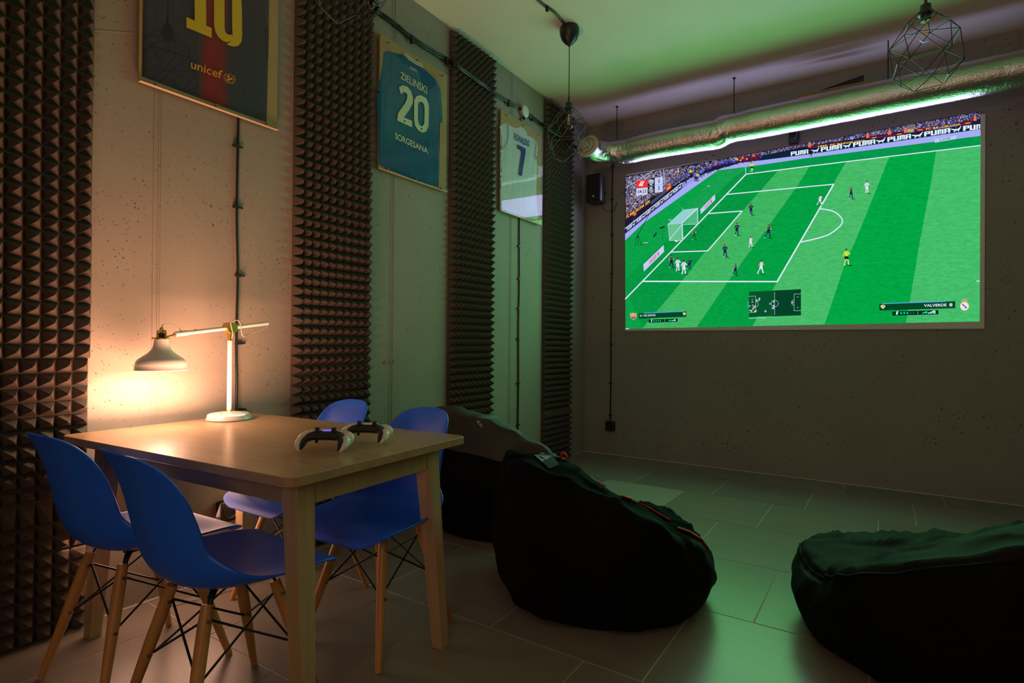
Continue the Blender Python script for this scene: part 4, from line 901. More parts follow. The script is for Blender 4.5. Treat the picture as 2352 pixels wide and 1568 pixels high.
# ------------------------------------------------------------------ framed shirts on the left wall
def cmat(name, rough=0.8, fold=0.6, scale=3.0):
    M = NT(name); M.set(Roughness=rough); M.b.inputs['Specular IOR Level'].default_value = 0.2; M.b.inputs['Sheen Weight'].default_value = 0.1
    at = M.n('ShaderNodeVertexColor'); at.layer_name = 'Col'; M.l(at.outputs[0], M.b.inputs['Base Color'])
    tc = M.n('ShaderNodeTexCoord'); mp = M.n('ShaderNodeMapping'); mp.inputs['Scale'].default_value = (1, 5, 1.2); M.l(tc.outputs['Object'], mp.inputs['Vector'])
    nz = M.n('ShaderNodeTexNoise', Scale=scale*2.2, Detail=3.0, Distortion=1.2); M.l(mp.outputs[0], nz.inputs['Vector'])
    bp = M.n('ShaderNodeBump', Strength=fold, Distance=0.02); M.l(nz.outputs['Fac'], bp.inputs['Height']); M.l(bp.outputs[0], M.b.inputs['Normal'])
    return M.m
M_cloth = cmat('shirt_fabric', 0.8, 0.22); M_print = cmat('shirt_print', 0.7, 0.15)
def board(name, y0, y1, z0, z1, label, tilt=0.0):
    t = empty(name, (0, (y0+y1)/2, z0), 0, label, 'framed shirt', 'framed football shirts on the left wall')
    g = G(); g.box((0.014, y0, z0), (0.026, y1, z1)); keep(g.build('backboard', M_mdf, None, bevel=0.001), t)
    g = G(); g.box((0.0, 0.0, 0.0), (0.0025, y1-y0, z1-z0)); o = g.build('clear_cover', M_acryl, None); o.location = (0.0385, y0, z0); o.rotation_euler = (0, tilt, 0); keep(o, t)
    g = G()
    for a_, b_ in (((0.0445, y0+0.001, z0-0.001), (0.0445, y1-0.001, z0-0.001)),):
        pass
    g.box((0.0265, y0, z0-0.0022), (0.0410, y1, z0-0.0002)); keep(g.build('bottom_edge', M_edge, None), t)
    for yy in (y0+0.06, (y0+y1)/2, y1-0.06):
        for zz in (z0+0.012, z1-0.03):
            g = G(); g.tube([(0.0225, yy, zz), (0.0442+math.sin(tilt)*(zz-z0), yy, zz)], 0.004, 10); keep(g.build('screw', M_bolt, None, smooth=True), t)
    return t
def fabric(outline, plane_x, parent, colf, thick=0.004, name='shirt', fold=0.0015, seed=0):
    """outline in photo px on the plane x=plane_x -> puffed cloth mesh with coloured faces"""
    P_ = [hit(x, y, 0, plane_x) for x, y in outline]
    ys = [p.y for p in P_]; zs = [p.z for p in P_]
    bm = bmesh.new(); vs = [bm.verts.new((0, p.y, p.z)) for p in P_]; f = bm.faces.new(vs)
    if f.normal.x < 0: f.normal_flip()
    bmesh.ops.triangulate(bm, faces=[f])
    # slice into a fine grid
    step = 0.02
    y = min(ys)+step
    while y < max(ys):
        bmesh.ops.bisect_plane(bm, geom=bm.verts[:]+bm.edges[:]+bm.faces[:], plane_co=(0, y, 0), plane_no=(0, 1, 0)); y += step
    z = min(zs)+step
    while z < max(zs):
        bmesh.ops.bisect_plane(bm, geom=bm.verts[:]+bm.edges[:]+bm.faces[:], plane_co=(0, 0, z), plane_no=(0, 0, 1)); z += step
    bmesh.ops.remove_doubles(bm, verts=bm.verts, dist=0.0004)
    bnd = [v for v in bm.verts if any(e.is_boundary for e in v.link_edges)]; bp = np.array([(v.co.y, v.co.z) for v in bnd])
    for v in bm.verts:
        d = np.min(np.hypot(bp[:, 0]-v.co.y, bp[:, 1]-v.co.z)); puff = thick*(1-math.exp(-d/0.02))
        n = noise.noise(Vector((seed, v.co.y*16, v.co.z*5)))+0.6*noise.noise(Vector((seed+5, v.co.y*30, v.co.z*18)))
        v.co.x = plane_x-0.002+puff+fold*n*(1-math.exp(-d/0.015))
    bmesh.ops.recalc_face_normals(bm, faces=bm.faces)
    me = bpy.data.meshes.new(name); bm.to_mesh(me); bm.free()
    ca = me.color_attributes.new('Col', 'FLOAT_COLOR', 'CORNER'); arr = []
    for p in me.polygons:
        for vi in p.vertices:
            c = colf(me.vertices[vi].co); arr += [c[0], c[1], c[2], 1]
    ca.data.foreach_set('color', arr)
    o = link(name, me, M_cloth, None, True); return keep(o, parent)
def pprint(name, fn, parent, plane):
    p = Print(0, plane, 1); fn(p); return p.build(name, M_print, parent)
PX = 0.028
# -- shirt 1
t1 = board('framed_shirt', -4.117, -3.498, 2.130, 2.930, 'framed dark navy and red football shirt with yellow number 10', 0.010)
yr0, yr1 = hit(470, 150, 0, PX).y, hit(515, 150, 0, PX).y
def c1(co):
    k = min(1, max(0, (co.y-(yr0-0.035))/0.05))*min(1, max(0, ((yr1+0.03)-co.y)/0.05)); k = k*k*(3-2*k)
    a = (0.026, 0.028, 0.055); b = (0.22, 0.003, 0.005); return tuple(a[i]*(1-k)+b[i]*k for i in range(3))
zq = lambda x, y: (300+x/5.06, y/5.06)
out1 = [(326, 175), (450, 222), (545, 257), (613, 281), (612, 215), (610, 120), (608, 72), (606, 60), (613, 54), (617, 20), (620, -60), (600, -140), (540, -170), (505, -178), (440, -190), (345, -170), (330, -90), (336, -20), (338, 0), (331, 100)]
s1 = fabric(out1, PX, t1, c1, seed=1, fold=0.002)
Y1 = (215, 185, 20)
def n1(p):
    p.poly([zq(743, -400), zq(872, -370), zq(880, 300), zq(942, 325), zq(942, 440), zq(648, 318), zq(648, 198), zq(745, 240)], Y1, 1)
    ring_o = [(968, -200), (970, 300), (985, 380), (1020, 440), (1070, 480), (1118, 492), (1160, 480), (1187, 440), (1180, 330), (1178, -200)]
    oL, iL, iR, oR = 970, 1090, 1178, 1293
    p.poly([zq(oL, -250), zq(iL, -250), zq(1092, 330), zq(1100, 370), zq(1125, 398), zq(1150, 405), zq(1178, 400), zq(1187, 440), zq(1160, 480), zq(1118, 492), zq(1070, 475), zq(1020, 430), zq(985, 370), zq(970, 290)], Y1, 1)
    p.poly([zq(iR, -250), zq(1270, -250), zq(1293, 100), zq(1296, 400), zq(1290, 480), zq(1255, 530), zq(1205, 542), zq(1150, 530), zq(1118, 512), zq(1160, 485), zq(1187, 440), zq(1180, 330)], Y1, 1)
pprint('number', n1, s1, PX+0.0078)
def u1(p):
    p.text('unicef', [zq(700, 790), zq(1058, 920), zq(1070, 822), zq(705, 690)], (225, 160, 25), 1, 0.01)
    cx, cy = zq(1150, 908); rx, ry = 12.6, 12.4
    p.line([(cx+rx*0.72*math.cos(a), cy+ry*0.78*math.sin(a)+2.6*math.cos(a)) for a in [2*PI*k/20 for k in range(21)]], 1.0, (225, 160, 25), 1)
    for s_ in (-1, 1):
        for k in range(7):
            a = PI/2+s_*(0.25+0.33*k); x, y = cx+rx*math.cos(a), cy+ry*math.sin(a)+2.6*math.cos(a); p.ell(x, y, 1.6, 1.1, (225, 160, 25), 1.2, 8)
    p.ell(cx-2.5, cy-4.5, 3, 3, (225, 160, 25), 1.2); p.poly([(cx-6, cy+3), (cx-3, cy-2), (cx+1, cy+2), (cx, cy+6), (cx-4, cy+6)], (225, 160, 25), 1.2); p.ell(cx+3.5, cy+1.5, 3.2, 3, (225, 160, 25), 1.2)
pprint('sponsor_lettering', u1, s1, PX+0.0078)
# -- shirt 2
t2 = board('framed_shirt', -2.826, -2.212, 2.120, 2.925, 'framed blue football shirt with white number 20 and striped collar', 0.006)
q7 = lambda x, y: (860+x/4.126, 80+y/4.126)
out2 = [q7(*p) for p in [(45, 1230), (150, 1282), (350, 1362), (500, 1412), (612, 1442), (610, 1150), (612, 835), (645, 832), (648, 790), (640, 660), (628, 515), (600, 450), (560, 400), (470, 315), (400, 290), (330, 245), (275, 182), (200, 172), (130, 150), (86, 165), (80, 260), (55, 420), (28, 522), (62, 555), (64, 700), (52, 950)]]
B2 = lin(0, 92, 140)
s2 = fabric(out2, PX, t2, lambda co: (0.006, 0.115, 0.245), seed=2, fold=0.003)
W2 = (215, 222, 195)
def n2(p):
    two = [(232, 500), (262, 478), (310, 490), (345, 530), (366, 600), (362, 650), (330, 710), (278, 782), (356, 815), (356, 876), (216, 810), (222, 745), (290, 650), (310, 605), (312, 565), (295, 545), (275, 540), (262, 560), (248, 555)]
    p.poly([q7(*v) for v in two], W2, 1)
    o_ = [(376, 620), (400, 580), (440, 572), (490, 598), (512, 650), (517, 700), (512, 870), (490, 915), (455, 927), (415, 905), (385, 860), (376, 800)]; i_ = [(412, 660), (420, 640), (440, 632), (462, 645), (474, 680), (476, 720), (472, 840), (460, 862), (445, 866), (428, 855), (416, 825), (412, 790)]
    for k in range(12): p.poly([q7(*o_[k]), q7(*o_[(k+1) % 12]), q7(*i_[(k+1) % 12]), q7(*i_[k])], W2, 1)
    for x, y in ((287, 817), (446, 890)): p.ell(*q7(x, y), 2, 2.5, (20, 70, 110), 1.5)
pprint('number', n2, s2, PX+0.0078)
pprint('name_lettering', lambda p: (p.text('ZIELINSKI', [q7(247, 412), q7(497, 562), q7(500, 490), q7(247, 345)], W2, 1, 0.015), p.text('SSCNAPOLI', [q7(338, 322), q7(403, 360), q7(403, 332), q7(338, 296)], W2, 1, 0.01)), s2, PX+0.0078)
pprint('sponsor_lettering', lambda p: p.text('SORGESANA', [q7(195, 985), q7(508, 1130), q7(505, 1070), q7(195, 925)], W2, 1, 0.02), s2, PX+0.0078)
def col2(p):
    a = [q7(*v) for v in [(272, 178), (330, 240), (400, 285), (470, 318)]]; b = [q7(*v) for v in [(292, 168), (345, 215), (400, 250), (456, 280), (470, 300)]]
    for k in range(3): p.poly([a[k], a[k+1], b[k+1], b[k]], W2, 1)
    for f_ in (0.35, 0.65): p.line([(a[k][0]+(b[k][0]-a[k][0])*f_, a[k][1]+(b[k][1]-a[k][1])*f_) for k in range(4)], 0.8, (30, 50, 110), 1.6)
pprint('collar', col2, s2, PX+0.0078)
def seam2(p):
    for pts in ([(160, 175), (165, 300), (150, 420), (112, 500), (66, 556)], [(565, 410), (585, 520), (590, 640), (612, 760), (618, 830)], [(62, 1225), (110, 900), (118, 560)], [(600, 1430), (590, 1100), (598, 850)]):
        p.line([q7(*v) for v in pts], 0.7, (6, 60, 92), 0.5)
    p.line([q7(46, 1215), q7(150, 1262), q7(350, 1342), q7(610, 1424)], 0.7, (6, 60, 92), 0.5)
pprint('seam', seam2, s2, PX+0.0078)
# -- shirt 3
t3 = board('framed_shirt', -1.560, -0.942, 2.124, 2.925, 'framed white football shirt with blue number 7', 0.004)
q8 = lambda x, y: (1130+x/5.408, 240+y/5.408)
out3 = [q8(*p) for p in [(108, 1290), (260, 1345), (430, 1400), (560, 1440), (575, 1390), (552, 1080), (545, 880), (548, 680), (562, 640), (575, 520), (560, 470), (520, 420), (470, 392), (440, 385), (430, 345), (400, 300), (355, 275), (320, 285), (280, 290), (250, 275), (180, 225), (150, 235), (98, 270), (112, 360), (128, 540), (115, 600), (110, 900)]]
s3 = fabric(out3, PX, t3, lambda co: (0.56, 0.58, 0.56), seed=3, fold=0.0042)
def n3(p):
    for dx, lay, c in ((3, 1.0, (100, 180, 200)), (0, 1.5, (12, 60, 130))):
        p.poly([q8(*v) for v in [(320+dx, 498), (418+dx, 548), (416+dx, 600), (370+dx, 888), (334+dx, 872), (374+dx, 600), (372+dx, 580), (322+dx, 548)]], c, lay)
pprint('number', n3, s3, PX+0.0092)
pprint('name_lettering', lambda p: p.text('RONALDO', [q8(282, 440), q8(466, 528), q8(468, 455), q8(286, 350)], (20, 80, 140), 1, 0.02), s3, PX+0.0092)
def trim3(p):
    p.line([q8(*v) for v in [(195, 240), (202, 330), (200, 420), (185, 480), (160, 520), (124, 545)]], 1.0, (20, 60, 100), 1); p.line([q8(*v) for v in [(552, 480), (540, 560), (536, 620), (545, 690)]], 1.0, (20, 60, 100), 1)
pprint('sleeve_piping', trim3, s3, PX+0.0078)

# ------------------------------------------------------------------ cables, sockets, junction box
def cable_thing(name, pts, r, label, clips=(), cat='cable', n=8, clip_ax=None, wires=1, group=None):
    t = empty(name, pts[0], 0, label, cat, group); g = G(); P_ = [p-Vector(pts[0]) for p in bez(pts, 8)]
    if wires == 1: g.tube(P_, r, n)
    else:
        for k in range(wires):
            off = Vector((0, 0, 0))
            g.tube([p+Vector((0.0, 0.0, (k-(wires-1)/2)*r*1.9))+Vector((0, 0, 0.004*noise.noise(Vector((k*9.1, i*0.35, 0))))) for i, p in enumerate(P_)], r, n)
    g.build('wire', M_cable, t, True)
    for c in clips:
        c = Vector(c)-Vector(pts[0]); g = G()
        if clip_ax == 0: g.box((c.x-0.012, c.y-0.017, c.z-0.006), (c.x+0.010, c.y+0.012, c.z+0.006)); g.box((c.x-0.004, c.y+0.012, c.z-0.004), (c.x+0.004, c.y+0.030, c.z+0.003))
        elif clip_ax == 1: g.box((c.x-0.014, c.y-0.010, c.z-0.006), (c.x+0.014, c.y+0.010, c.z+0.006)); g.box((c.x+0.014, c.y-0.004, c.z-0.003), (c.x+0.022, c.y+0.004, c.z+0.003))
        else: g.box((c.x-0.010, c.y-0.008, c.z-0.022), (c.x+0.008, c.y+0.008, c.z+0.022)); g.box((c.x-0.004, c.y-0.003, c.z+0.018), (c.x+0.006, c.y+0.003, c.z+0.034))
        g.build('clip', M_black, t, bevel=0.001)
    return t
X0 = 0.0075
yc = hit(545, 500, 0, X0).y
cl = [hit(x, y, 0, X0) for x, y in ((544, 335), (544, 475), (549, 632), (549, 788), (551, 940))]
cable_thing('power_cable', [(X0, yc, 2.93), (X0, yc, 2.2), (X0, yc-0.002, 1.7), (X0, yc+0.006, 1.4), (X0, yc+0.002, 1.1), (X0, yc+0.006, 0.85), (X0, yc, 0.5), (X0, yc-0.01, 0.345)], 0.0062, 'black power cable running down the wall behind the desk lamp', cl, clip_ax=0, group='black cables down the walls')
yc = hit(1191, 800, 0, X0).y
cl = [hit(x, y, 0, X0) for x, y in ((1192, 566), (1192, 640), (1191, 708), (1190, 778), (1190, 880), (1190, 975))]
cable_thing('power_cable', [(X0, yc, 2.96), (X0, yc-0.003, 2.1), (X0, yc+0.004, 1.6), (X0, yc-0.003, 1.2), (X0, yc+0.003, 0.8), (X0, yc, 0.345)], 0.0060, 'black power cable running down the wall below the white shirt', cl, clip_ax=0, group='black cables down the walls')
xb = hit(1404, 700, 1, -X0).x
cl = [hit(x, y, 1, -X0) for x, y in ((1407, 383), (1405, 458), (1405, 540), (1404, 628), (1403, 711), (1403, 790), (1402, 880), (1402, 953))]
cable_thing('power_cable', [(xb+0.004, -X0, 3.0), (xb, -X0, 2.4), (xb+0.004, -X0, 1.9), (xb-0.002, -X0, 1.3), (xb+0.002, -X0, 0.8), (xb-0.002, -X0, 0.32)], 0.0075, 'black power cable running down the screen wall beside the speaker', cl, clip_ax=1, group='black cables down the walls')
XH = 0.016
hp = [hit(x, y, 0, XH) for x, y in ((835, 0), (865, 24), (900, 50), (950, 90), (1000, 122), (1033, 140))]
XF = 0.072
hp2 = [hit(x, y, 0, XF) for x, y in ((1045, 148), (1075, 170), (1110, 195))]; hp3 = [hit(x, y, 0, XH) for x, y in ((1136, 215), (1165, 232), (1183, 243))]
first = [Vector((XF, -4.8, 3.09)), Vector((XF, -4.3, 3.08)), Vector((XH, -4.2, 3.075)), Vector((XH, -3.46, 3.075)), Vector((XF, -3.36, 3.072)), Vector((XF, -2.92, 3.072))]
cable_thing('ceiling_cable_run', first+hp[1:]+hp2+hp3, 0.0085, 'bundle of black cables clipped along the top of the left wall across the foam', [hit(x, y, 0, XH+0.004) for x, y in ((858, 30), (946, 92), (1026, 141), (1168, 238))], wires=2, cat='cable')
hq = [hit(x, y, 0, XH) for x, y in ((1211, 262), (1222, 270), (1240, 283))]; hq2 = [hit(x, y, 0, XF) for x, y in ((1256, 292), (1275, 305), (1305, 324))]; hq3 = [Vector((XH, -0.28, 3.01)), Vector((0.02, -0.05, 3.0)), Vector((0.06, -0.02, 2.99)), Vector((0.2, -0.02, 3.0)), Vector((0.3, -0.018, 3.0))]
cable_thing('ceiling_cable_run', hq+hq2+hq3, 0.0085, 'short black cable bundle from the round junction box to the room corner', [hit(1222, 272, 0, XH)], wires=2, cat='cable')
jb = empty('junction_box', hit(1199, 258, 0, 0.001), 0, 'round pale electrical junction box above the white shirt', 'box')
g = G(); R90 = Matrix.Rotation(PI/2, 3, 'Y'); g.lathe([(0.001, 0), (0.046, 0), (0.046, 0.032), (0.001, 0.034)], (0, 0, 0), 28, M=R90); g.build('body', simple('pale_plastic', (0.42, 0.36, 0.28), 0.5), jb, True)
g = G(); g.lathe([(0.048, 0.030), (0.048, 0.038), (0.042, 0.042), (0.001, 0.043)], (0, 0, 0), 28, M=R90); g.build('cover', M_white, jb, True)
for dy, dz in ((-0.052, 0.01), (0.052, -0.008), (0, -0.055)):
    g = G(); d = Vector((0, dy, dz)).normalized(); g.tube([Vector((0.018, 0, 0))+d*0.042, Vector((0.018, 0, 0))+d*0.062], 0.012, 12); g.build('cable_gland', M_black, jb, True)
def socket(c, ax, label):
    t = empty('wall_socket', c, 0, label, 'socket', 'black sockets low on the walls')
    g = G(); s = 0.047
    if ax == 0: g.box((0.0005, -s, -s), (0.045, s, s))
    else: g.box((-s, -0.045, -s), (s, -0.0005, s))
    g.build('housing', M_black, t, bevel=0.008)
    g = G()
    if ax == 0: g.lathe([(0.001, 0.044), (0.026, 0.044), (0.030, 0.049), (0.033, 0.049), (0.034, 0.044)], n=24, M=R90)
    else: g.lathe([(0.001, 0.044), (0.026, 0.044), (0.030, 0.049), (0.033, 0.049), (0.034, 0.044)], n=24, M=Matrix.Rotation(PI/2, 3, 'X'))
    g.build('socket_face', M_black, t, True)
a = hit(1192, 1011, 0, 0.03); socket((0, a.y, a.z), 0, 'square black wall socket under the white shirt')
a = hit(1401, 978, 1, -0.03); socket((a.x, 0, a.z), 1, 'square black wall socket on the screen wall near the corner')
a = hit(526, 1172, 0, 0.03); socket((0, a.y, a.z), 0, 'small black wall socket below the table, behind the far left chair')

# ------------------------------------------------------------------ speaker and sensor
a = hit(1342, 403, 1, -0.22); b = hit(1384, 460, 1, -0.22)
sp = empty('wall_speaker', ((a.x+b.x)/2, 0, (a.z+b.z)/2), 0, 'small black loudspeaker on the wall left of the projected picture', 'speaker')
hx, hz = (b.x-a.x)/2*0.86, (a.z-b.z)/2
g = G(); fr = [(-hx, -0.20), (-hx*0.9, -0.225), (hx*0.9, -0.225), (hx, -0.20), (hx*0.62, -0.07), (-hx*0.62, -0.07)]
slab(g, fr, -hz, hz, 0, 0.004); cab = g.build('cabinet', M_black, sp, bevel=0.004)
M_grille = simple('speaker_grille', (0.007, 0.007, 0.008), 0.7, bump=0.6, bscale=700)
g = G(); g.box((-hx*0.86, -0.231, -hz*0.9), (hx*0.86, -0.2255, hz*0.92)); g.build('grille', M_grille, sp, bevel=0.002)
g = G(); g.tube([(0.0, -0.07, 0), (0, -0.035, 0)], 0.014, 12); g.tube([(0, -0.036, 0), (0, -0.0005, 0)], 0.03, 16); g.build('wall_bracket', M_steel, sp, True)
g = G(); g.box((-0.008, -0.2325, -hz*0.62), (0.006, -0.231, -hz*0.55)); g.box((0.002, -0.2325, -hz*0.70), (0.014, -0.231, -hz*0.60)); g.build('badge', simple('silver_badge', (0.7, 0.7, 0.7), 0.4), sp)
g = G(); g.tube([Vector(v) for v in bez([(0.03, -0.10, -hz), (0.06, -0.06, -hz-0.06), (0.12, -0.02, -hz-0.06), (0.16, -0.013, -hz+0.02)], 8)], 0.0025, 6); g.build('cord', M_cable, sp, True)
a = hit(1812, 297, 1, -0.03); b = hit(1834, 327, 1, -0.03)
sn = empty('wall_sensor', ((a.x+b.x)/2, 0, (a.z+b.z)/2), 0, 'small black sensor bar box on the wall above the picture, under the duct', 'sensor')
hx, hz = (b.x-a.x)/2, (a.z-b.z)/2
g = G(); g.box((-hx, -0.03, -hz), (hx, -0.0005, hz)); g.build('housing', M_black, sn, bevel=0.006)
g = G(); g.tube([Vector(v) for v in bez([(0.0, -0.031, -hz*0.3), (0.012, -0.045, -hz*0.5), (0.024, -0.04, 0), (0.028, -0.035, hz*0.9), (0.03, -0.02, hz+0.06)], 8)], 0.003, 6); g.build('cord', simple('grey_cord', (0.25, 0.27, 0.27), 0.5), sn, True)
g = G(); g.lathe([(0.001, 0), (0.012, 0), (0.010, 0.003), (0.001, 0.004)], (0, -0.030, hz*0.2), 20, M=Matrix.Rotation(PI/2, 3, 'X')); g.build('lens', simple('dark_lens', (0.02, 0.02, 0.03), 0.1), sn, True)

# ------------------------------------------------------------------ foil duct
DZ, DY, DR = 2.872, -0.315, 0.119
du = empty('ventilation_duct', (0, 0, 0), 0, 'shiny silver foil ventilation duct hanging above the projected picture', 'duct')
end = hit(1349, 335, 1, -0.56)
path = bez([(end.x-0.0, -0.55, end.z-0.0), (end.x+0.015, -0.46, end.z-0.02), (end.x+0.10, -0.36, DZ-0.005), (end.x+0.26, DY+0.01, DZ-0.012), (0.80, DY, DZ-0.01), (1.20, DY, DZ-0.016), (1.36, DY, DZ-0.020), (1.48, DY, DZ+0.004), (2.0, DY, DZ+0.008), (3.2, DY, DZ+0.02), (XR-0.01, DY, DZ+0.03)], 22)
def lenof(P_):
    s = [0]; 
    for a, b in zip(P_[:-1], P_[1:]): s.append(s[-1]+(b-a).length)
    return s
S = lenof(path); g = G(); n = 56; vs = []; fs = []; up = Vector((0, 0, 1))
fine = []
tot = S[-1]; ns = 900; px_ = [p.x for p in path]; py_ = [p.y for p in path]; pz_ = [p.z for p in path]
for i in range(ns+1):
    s_ = tot*i/ns; fine.append(Vector((np.interp(s_, S, px_), np.interp(s_, S, py_), np.interp(s_, S, pz_))))
for i, p in enumerate(fine):
    t = (fine[min(i+4, ns)]-fine[max(i-4, 0)]).normalized(); a_ = t.cross(up).normalized(); b_ = a_.cross(t).normalized()
    R_ = DR*np.interp(tot*i/ns, [0, 0.06, 0.25, 0.5, 1.25, 1.38, 1.5], [0.84, 0.88, 0.80, 0.95, 1.0, 0.94, 1.0])
    join = math.exp(-((p.x-1.40)/0.10)**2)+math.exp(-((p.x-0.52)/0.09)**2)+0.9*math.exp(-((p.x-0.30)/0.12)**2)
    for k in range(n):
        th = 2*PI*k/n; q = Vector((p.x*9, math.cos(th)*2.2, math.sin(th)*2.2))
        d = 0.0016*noise.noise(q)+0.0009*noise.noise(Vector((p.x*60, math.cos(th)*1.5, math.sin(th)*1.5)))+join*(0.006*noise.noise(Vector((p.x*36, math.cos(th)*4, math.sin(th)*4))))
        vs.append(p+(a_*math.cos(th)+b_*math.sin(th))*(R_+d))
for i in range(ns):
    for k in range(n): fs.append((i*n+k, i*n+(k+1) % n, (i+1)*n+(k+1) % n, (i+1)*n+k))
g.add(vs, fs); g.build('foil_tube', M_foil, du, True)
nd = (fine[0]-fine[6]).normalized(); Rm = nd.to_track_quat('Z', 'Y').to_matrix()
g = G(); g.lathe([(0.001, -0.01), (0.104, -0.01), (0.106, 0.006), (0.098, 0.014), (0.076, 0.016), (0.072, 0.004), (0.072, -0.005), (0.001, -0.005)], fine[0], 40, M=Rm); cap = g.build('valve_ring', M_cap, du, True)
g = G(); g.lathe([(0.001, 0.014), (0.058, 0.012), (0.064, 0.006), (0.060, 0.0), (0.001, 0.0)], fine[0]+Rm @ Vector((-0.004, 0.004, 0.004)), 36, M=Rm); g.build('valve_disc', M_cap, du, True)
for x, y in ((1416, 243), (1687, 180)):
    a = hit(x, y, 2, H); g = G(); g.tube([(a.x, DY, H-0.0005), (a.x, DY, DZ+DR-0.01)], 0.004, 8); g.tube([(a.x, DY, H-0.008), (a.x, DY, H-0.0005)], 0.012, 12); g.build('hanger_rod', M_steel, du, True)
for x_ in (2.55, 3.6, 4.6):
    g = G(); g.tube([(x_, DY, H-0.0005), (x_, DY, DZ+DR)], 0.004, 8); g.build('hanger_rod', M_steel, du, True)

# plank with a thin black panel on top of the duct
a = hit(1832, 219, 1, -0.235); b = hit(2010, 184, 1, -0.235)
pk = empty('wooden_plank', (a.x, -0.235, DZ+DR+0.012), 0, 'narrow wooden plank lying on top of the foil duct', 'plank')
zz = 3.035
pk.location = (a.x, -0.24, zz); g = G(); g.box((0, -0.02, 0.0), (b.x-a.x, 0.03, 0.010)); g.box((0.01, -0.022, 0.0115), (b.x-a.x-0.015, 0.028, 0.020)); g.build('board', wood('pine', (0.45, 0.24, 0.09), (0.30, 0.14, 0.05), (2, 14, 14)), pk, bevel=0.001)
pn = empty('black_panel', (a.x, -0.2, zz+0.021), 0, 'thin glossy black panel leaning on the plank above the duct', 'panel')
g = G(); L = b.x-a.x; x0_, x1_ = L*0.19, L*0.86
vs = []
for yy in (0.0, 0.010): vs += [(x0_, yy, 0.0), (x1_, yy, 0.0), (x1_, yy+0.03, 0.085), (x0_, yy+0.012, 0.022)]
g.add(vs, [(0, 1, 2, 3), (4, 7, 6, 5), (0, 4, 5, 1), (1, 5, 6, 2), (2, 6, 7, 3), (3, 7, 4, 0)]); g.build('sheet', simple('gloss_black', (0.008, 0.008, 0.01), 0.12), pn)
g = G(); g.tube([(x0_, 0.008, 0.024), (x1_, 0.026, 0.088)], 0.002, 6); g.build('rim', simple('silver_rim', (0.5, 0.5, 0.5), 0.3, metal=1), pn)

# ------------------------------------------------------------------ pendant lamps
def make_pendant():
    root = empty('pendant_lamp', (0, 0, 0))   # origin at the ceiling
    g = G(); g.lathe([(0.001, -0.0005), (0.062, -0.0005), (0.069, -0.02), (0.067, -0.05), (0.055, -0.085), (0.03, -0.115), (0.012, -0.125), (0.008, -0.135), (0.001, -0.136)], n=32); g.build('ceiling_rose', M_black, root, True)
    ZT = -0.52
    g = G(); g.tube([(0, 0, -0.13), (0.001, 0, -0.3), (0, 0, ZT)], 0.0032, 8); g.build('cord', M_cable, root, True)
    g = G(); g.lathe([(0.001, ZT+0.035), (0.006, ZT+0.033), (0.007, ZT), (0.012, ZT-0.006), (0.022, ZT-0.012), (0.024, ZT-0.04), (0.032, ZT-0.046), (0.032, ZT-0.058), (0.022, ZT-0.062), (0.020, ZT-0.09), (0.001, ZT-0.091)], n=24); g.build('lamp_holder', M_black, root, True)
    zc = ZT-0.046
    rg = []; nn = 5
    for r, z, o_ in ((0.031, zc, 0), (0.098, zc-0.062, 0), (0.148, zc-0.150, 0.5), (0.152, zc-0.262, 1.0), (0.100, zc-0.345, 1.5)):
        rg.append([Vector((r*math.cos(2*PI*(k+o_)/nn+0.35), r*math.sin(2*PI*(k+o_)/nn+0.35), z)) for k in range(nn)])
    g = G(); R_ = 0.0019
    def seg(a, b): g.tube([a, b], R_, 6)
    for i, ring in enumerate(rg):
        for k in range(nn):
            if i != 1 or True: seg(ring[k], ring[(k+1) % nn])
            if i == 0: seg(ring[k], rg[1][k])
            if i in (1, 2, 3): seg(ring[k], rg[i+1][k]); seg(ring[k], rg[i+1][(k-1) % nn])
    g.build('wire_cage', M_steel, root, True)
    zb_ = ZT-0.085
    g = G(); g.lathe([(0.013, zb_), (0.014, zb_-0.02), (0.020, zb_-0.04), (0.029, zb_-0.062), (0.031, zb_-0.075), (0.027, zb_-0.092), (0.015, zb_-0.104), (0.001, zb_-0.107)], n=28); bu = g.build('bulb', M_glass, root, True)
    g = G()
    for q in range(4):
        a = q*PI/2+0.3; c, s_ = math.cos(a), math.sin(a); g.tube([(0.004*c, 0.004*s_, zb_-0.030), (0.009*c, 0.009*s_, zb_-0.074)], 0.0017, 6)
    g.build('filament', M_fil, bu, True)
    g = G(); g.tube([(0, 0, zb_), (0, 0, zb_-0.03)], [0.006, 0.003], 8); g.build('bulb_stem', M_white, bu, True)
    return root
pend = make_pendant()
spots = [((0.702, -1.706), 0.2, 'black wire cage pendant lamp with clear bulb hanging before the room corner'),
         ((2.700, -1.760), 1.0, 'black wire cage pendant lamp hanging before the right end of the foil duct'),
         ((0.770, -3.690), 0.6, 'black wire cage pendant lamp hanging over the table')]
for i, (p, a, lab) in enumerate(spots):
    c = pend if i == 0 else copy_tree(pend)
    c.location = (p[0], p[1], H); c.rotation_euler = (0, 0, a); tag(c, lab, 'lamp', 'wire cage pendant lamps')
a = hit(1235, 0, 2, H-0.01); b = Vector((0.70, -1.785, H-0.010)); mpt = hit(1275, 30, 2, H-0.01)
dcb = (a-b).normalized()
cable_thing('pendant_feed_cable', [b+Vector((0, 0, 0.0)), mpt, hit(1256, 16, 2, H-0.01), a, a+dcb*0.8, Vector((0.75, -3.605, H-0.010))], 0.0075, 'black cable clipped to the ceiling leading to the pendant near the corner', [hit(1257, 18, 2, H-0.012)], clip_ax=2, wires=1)

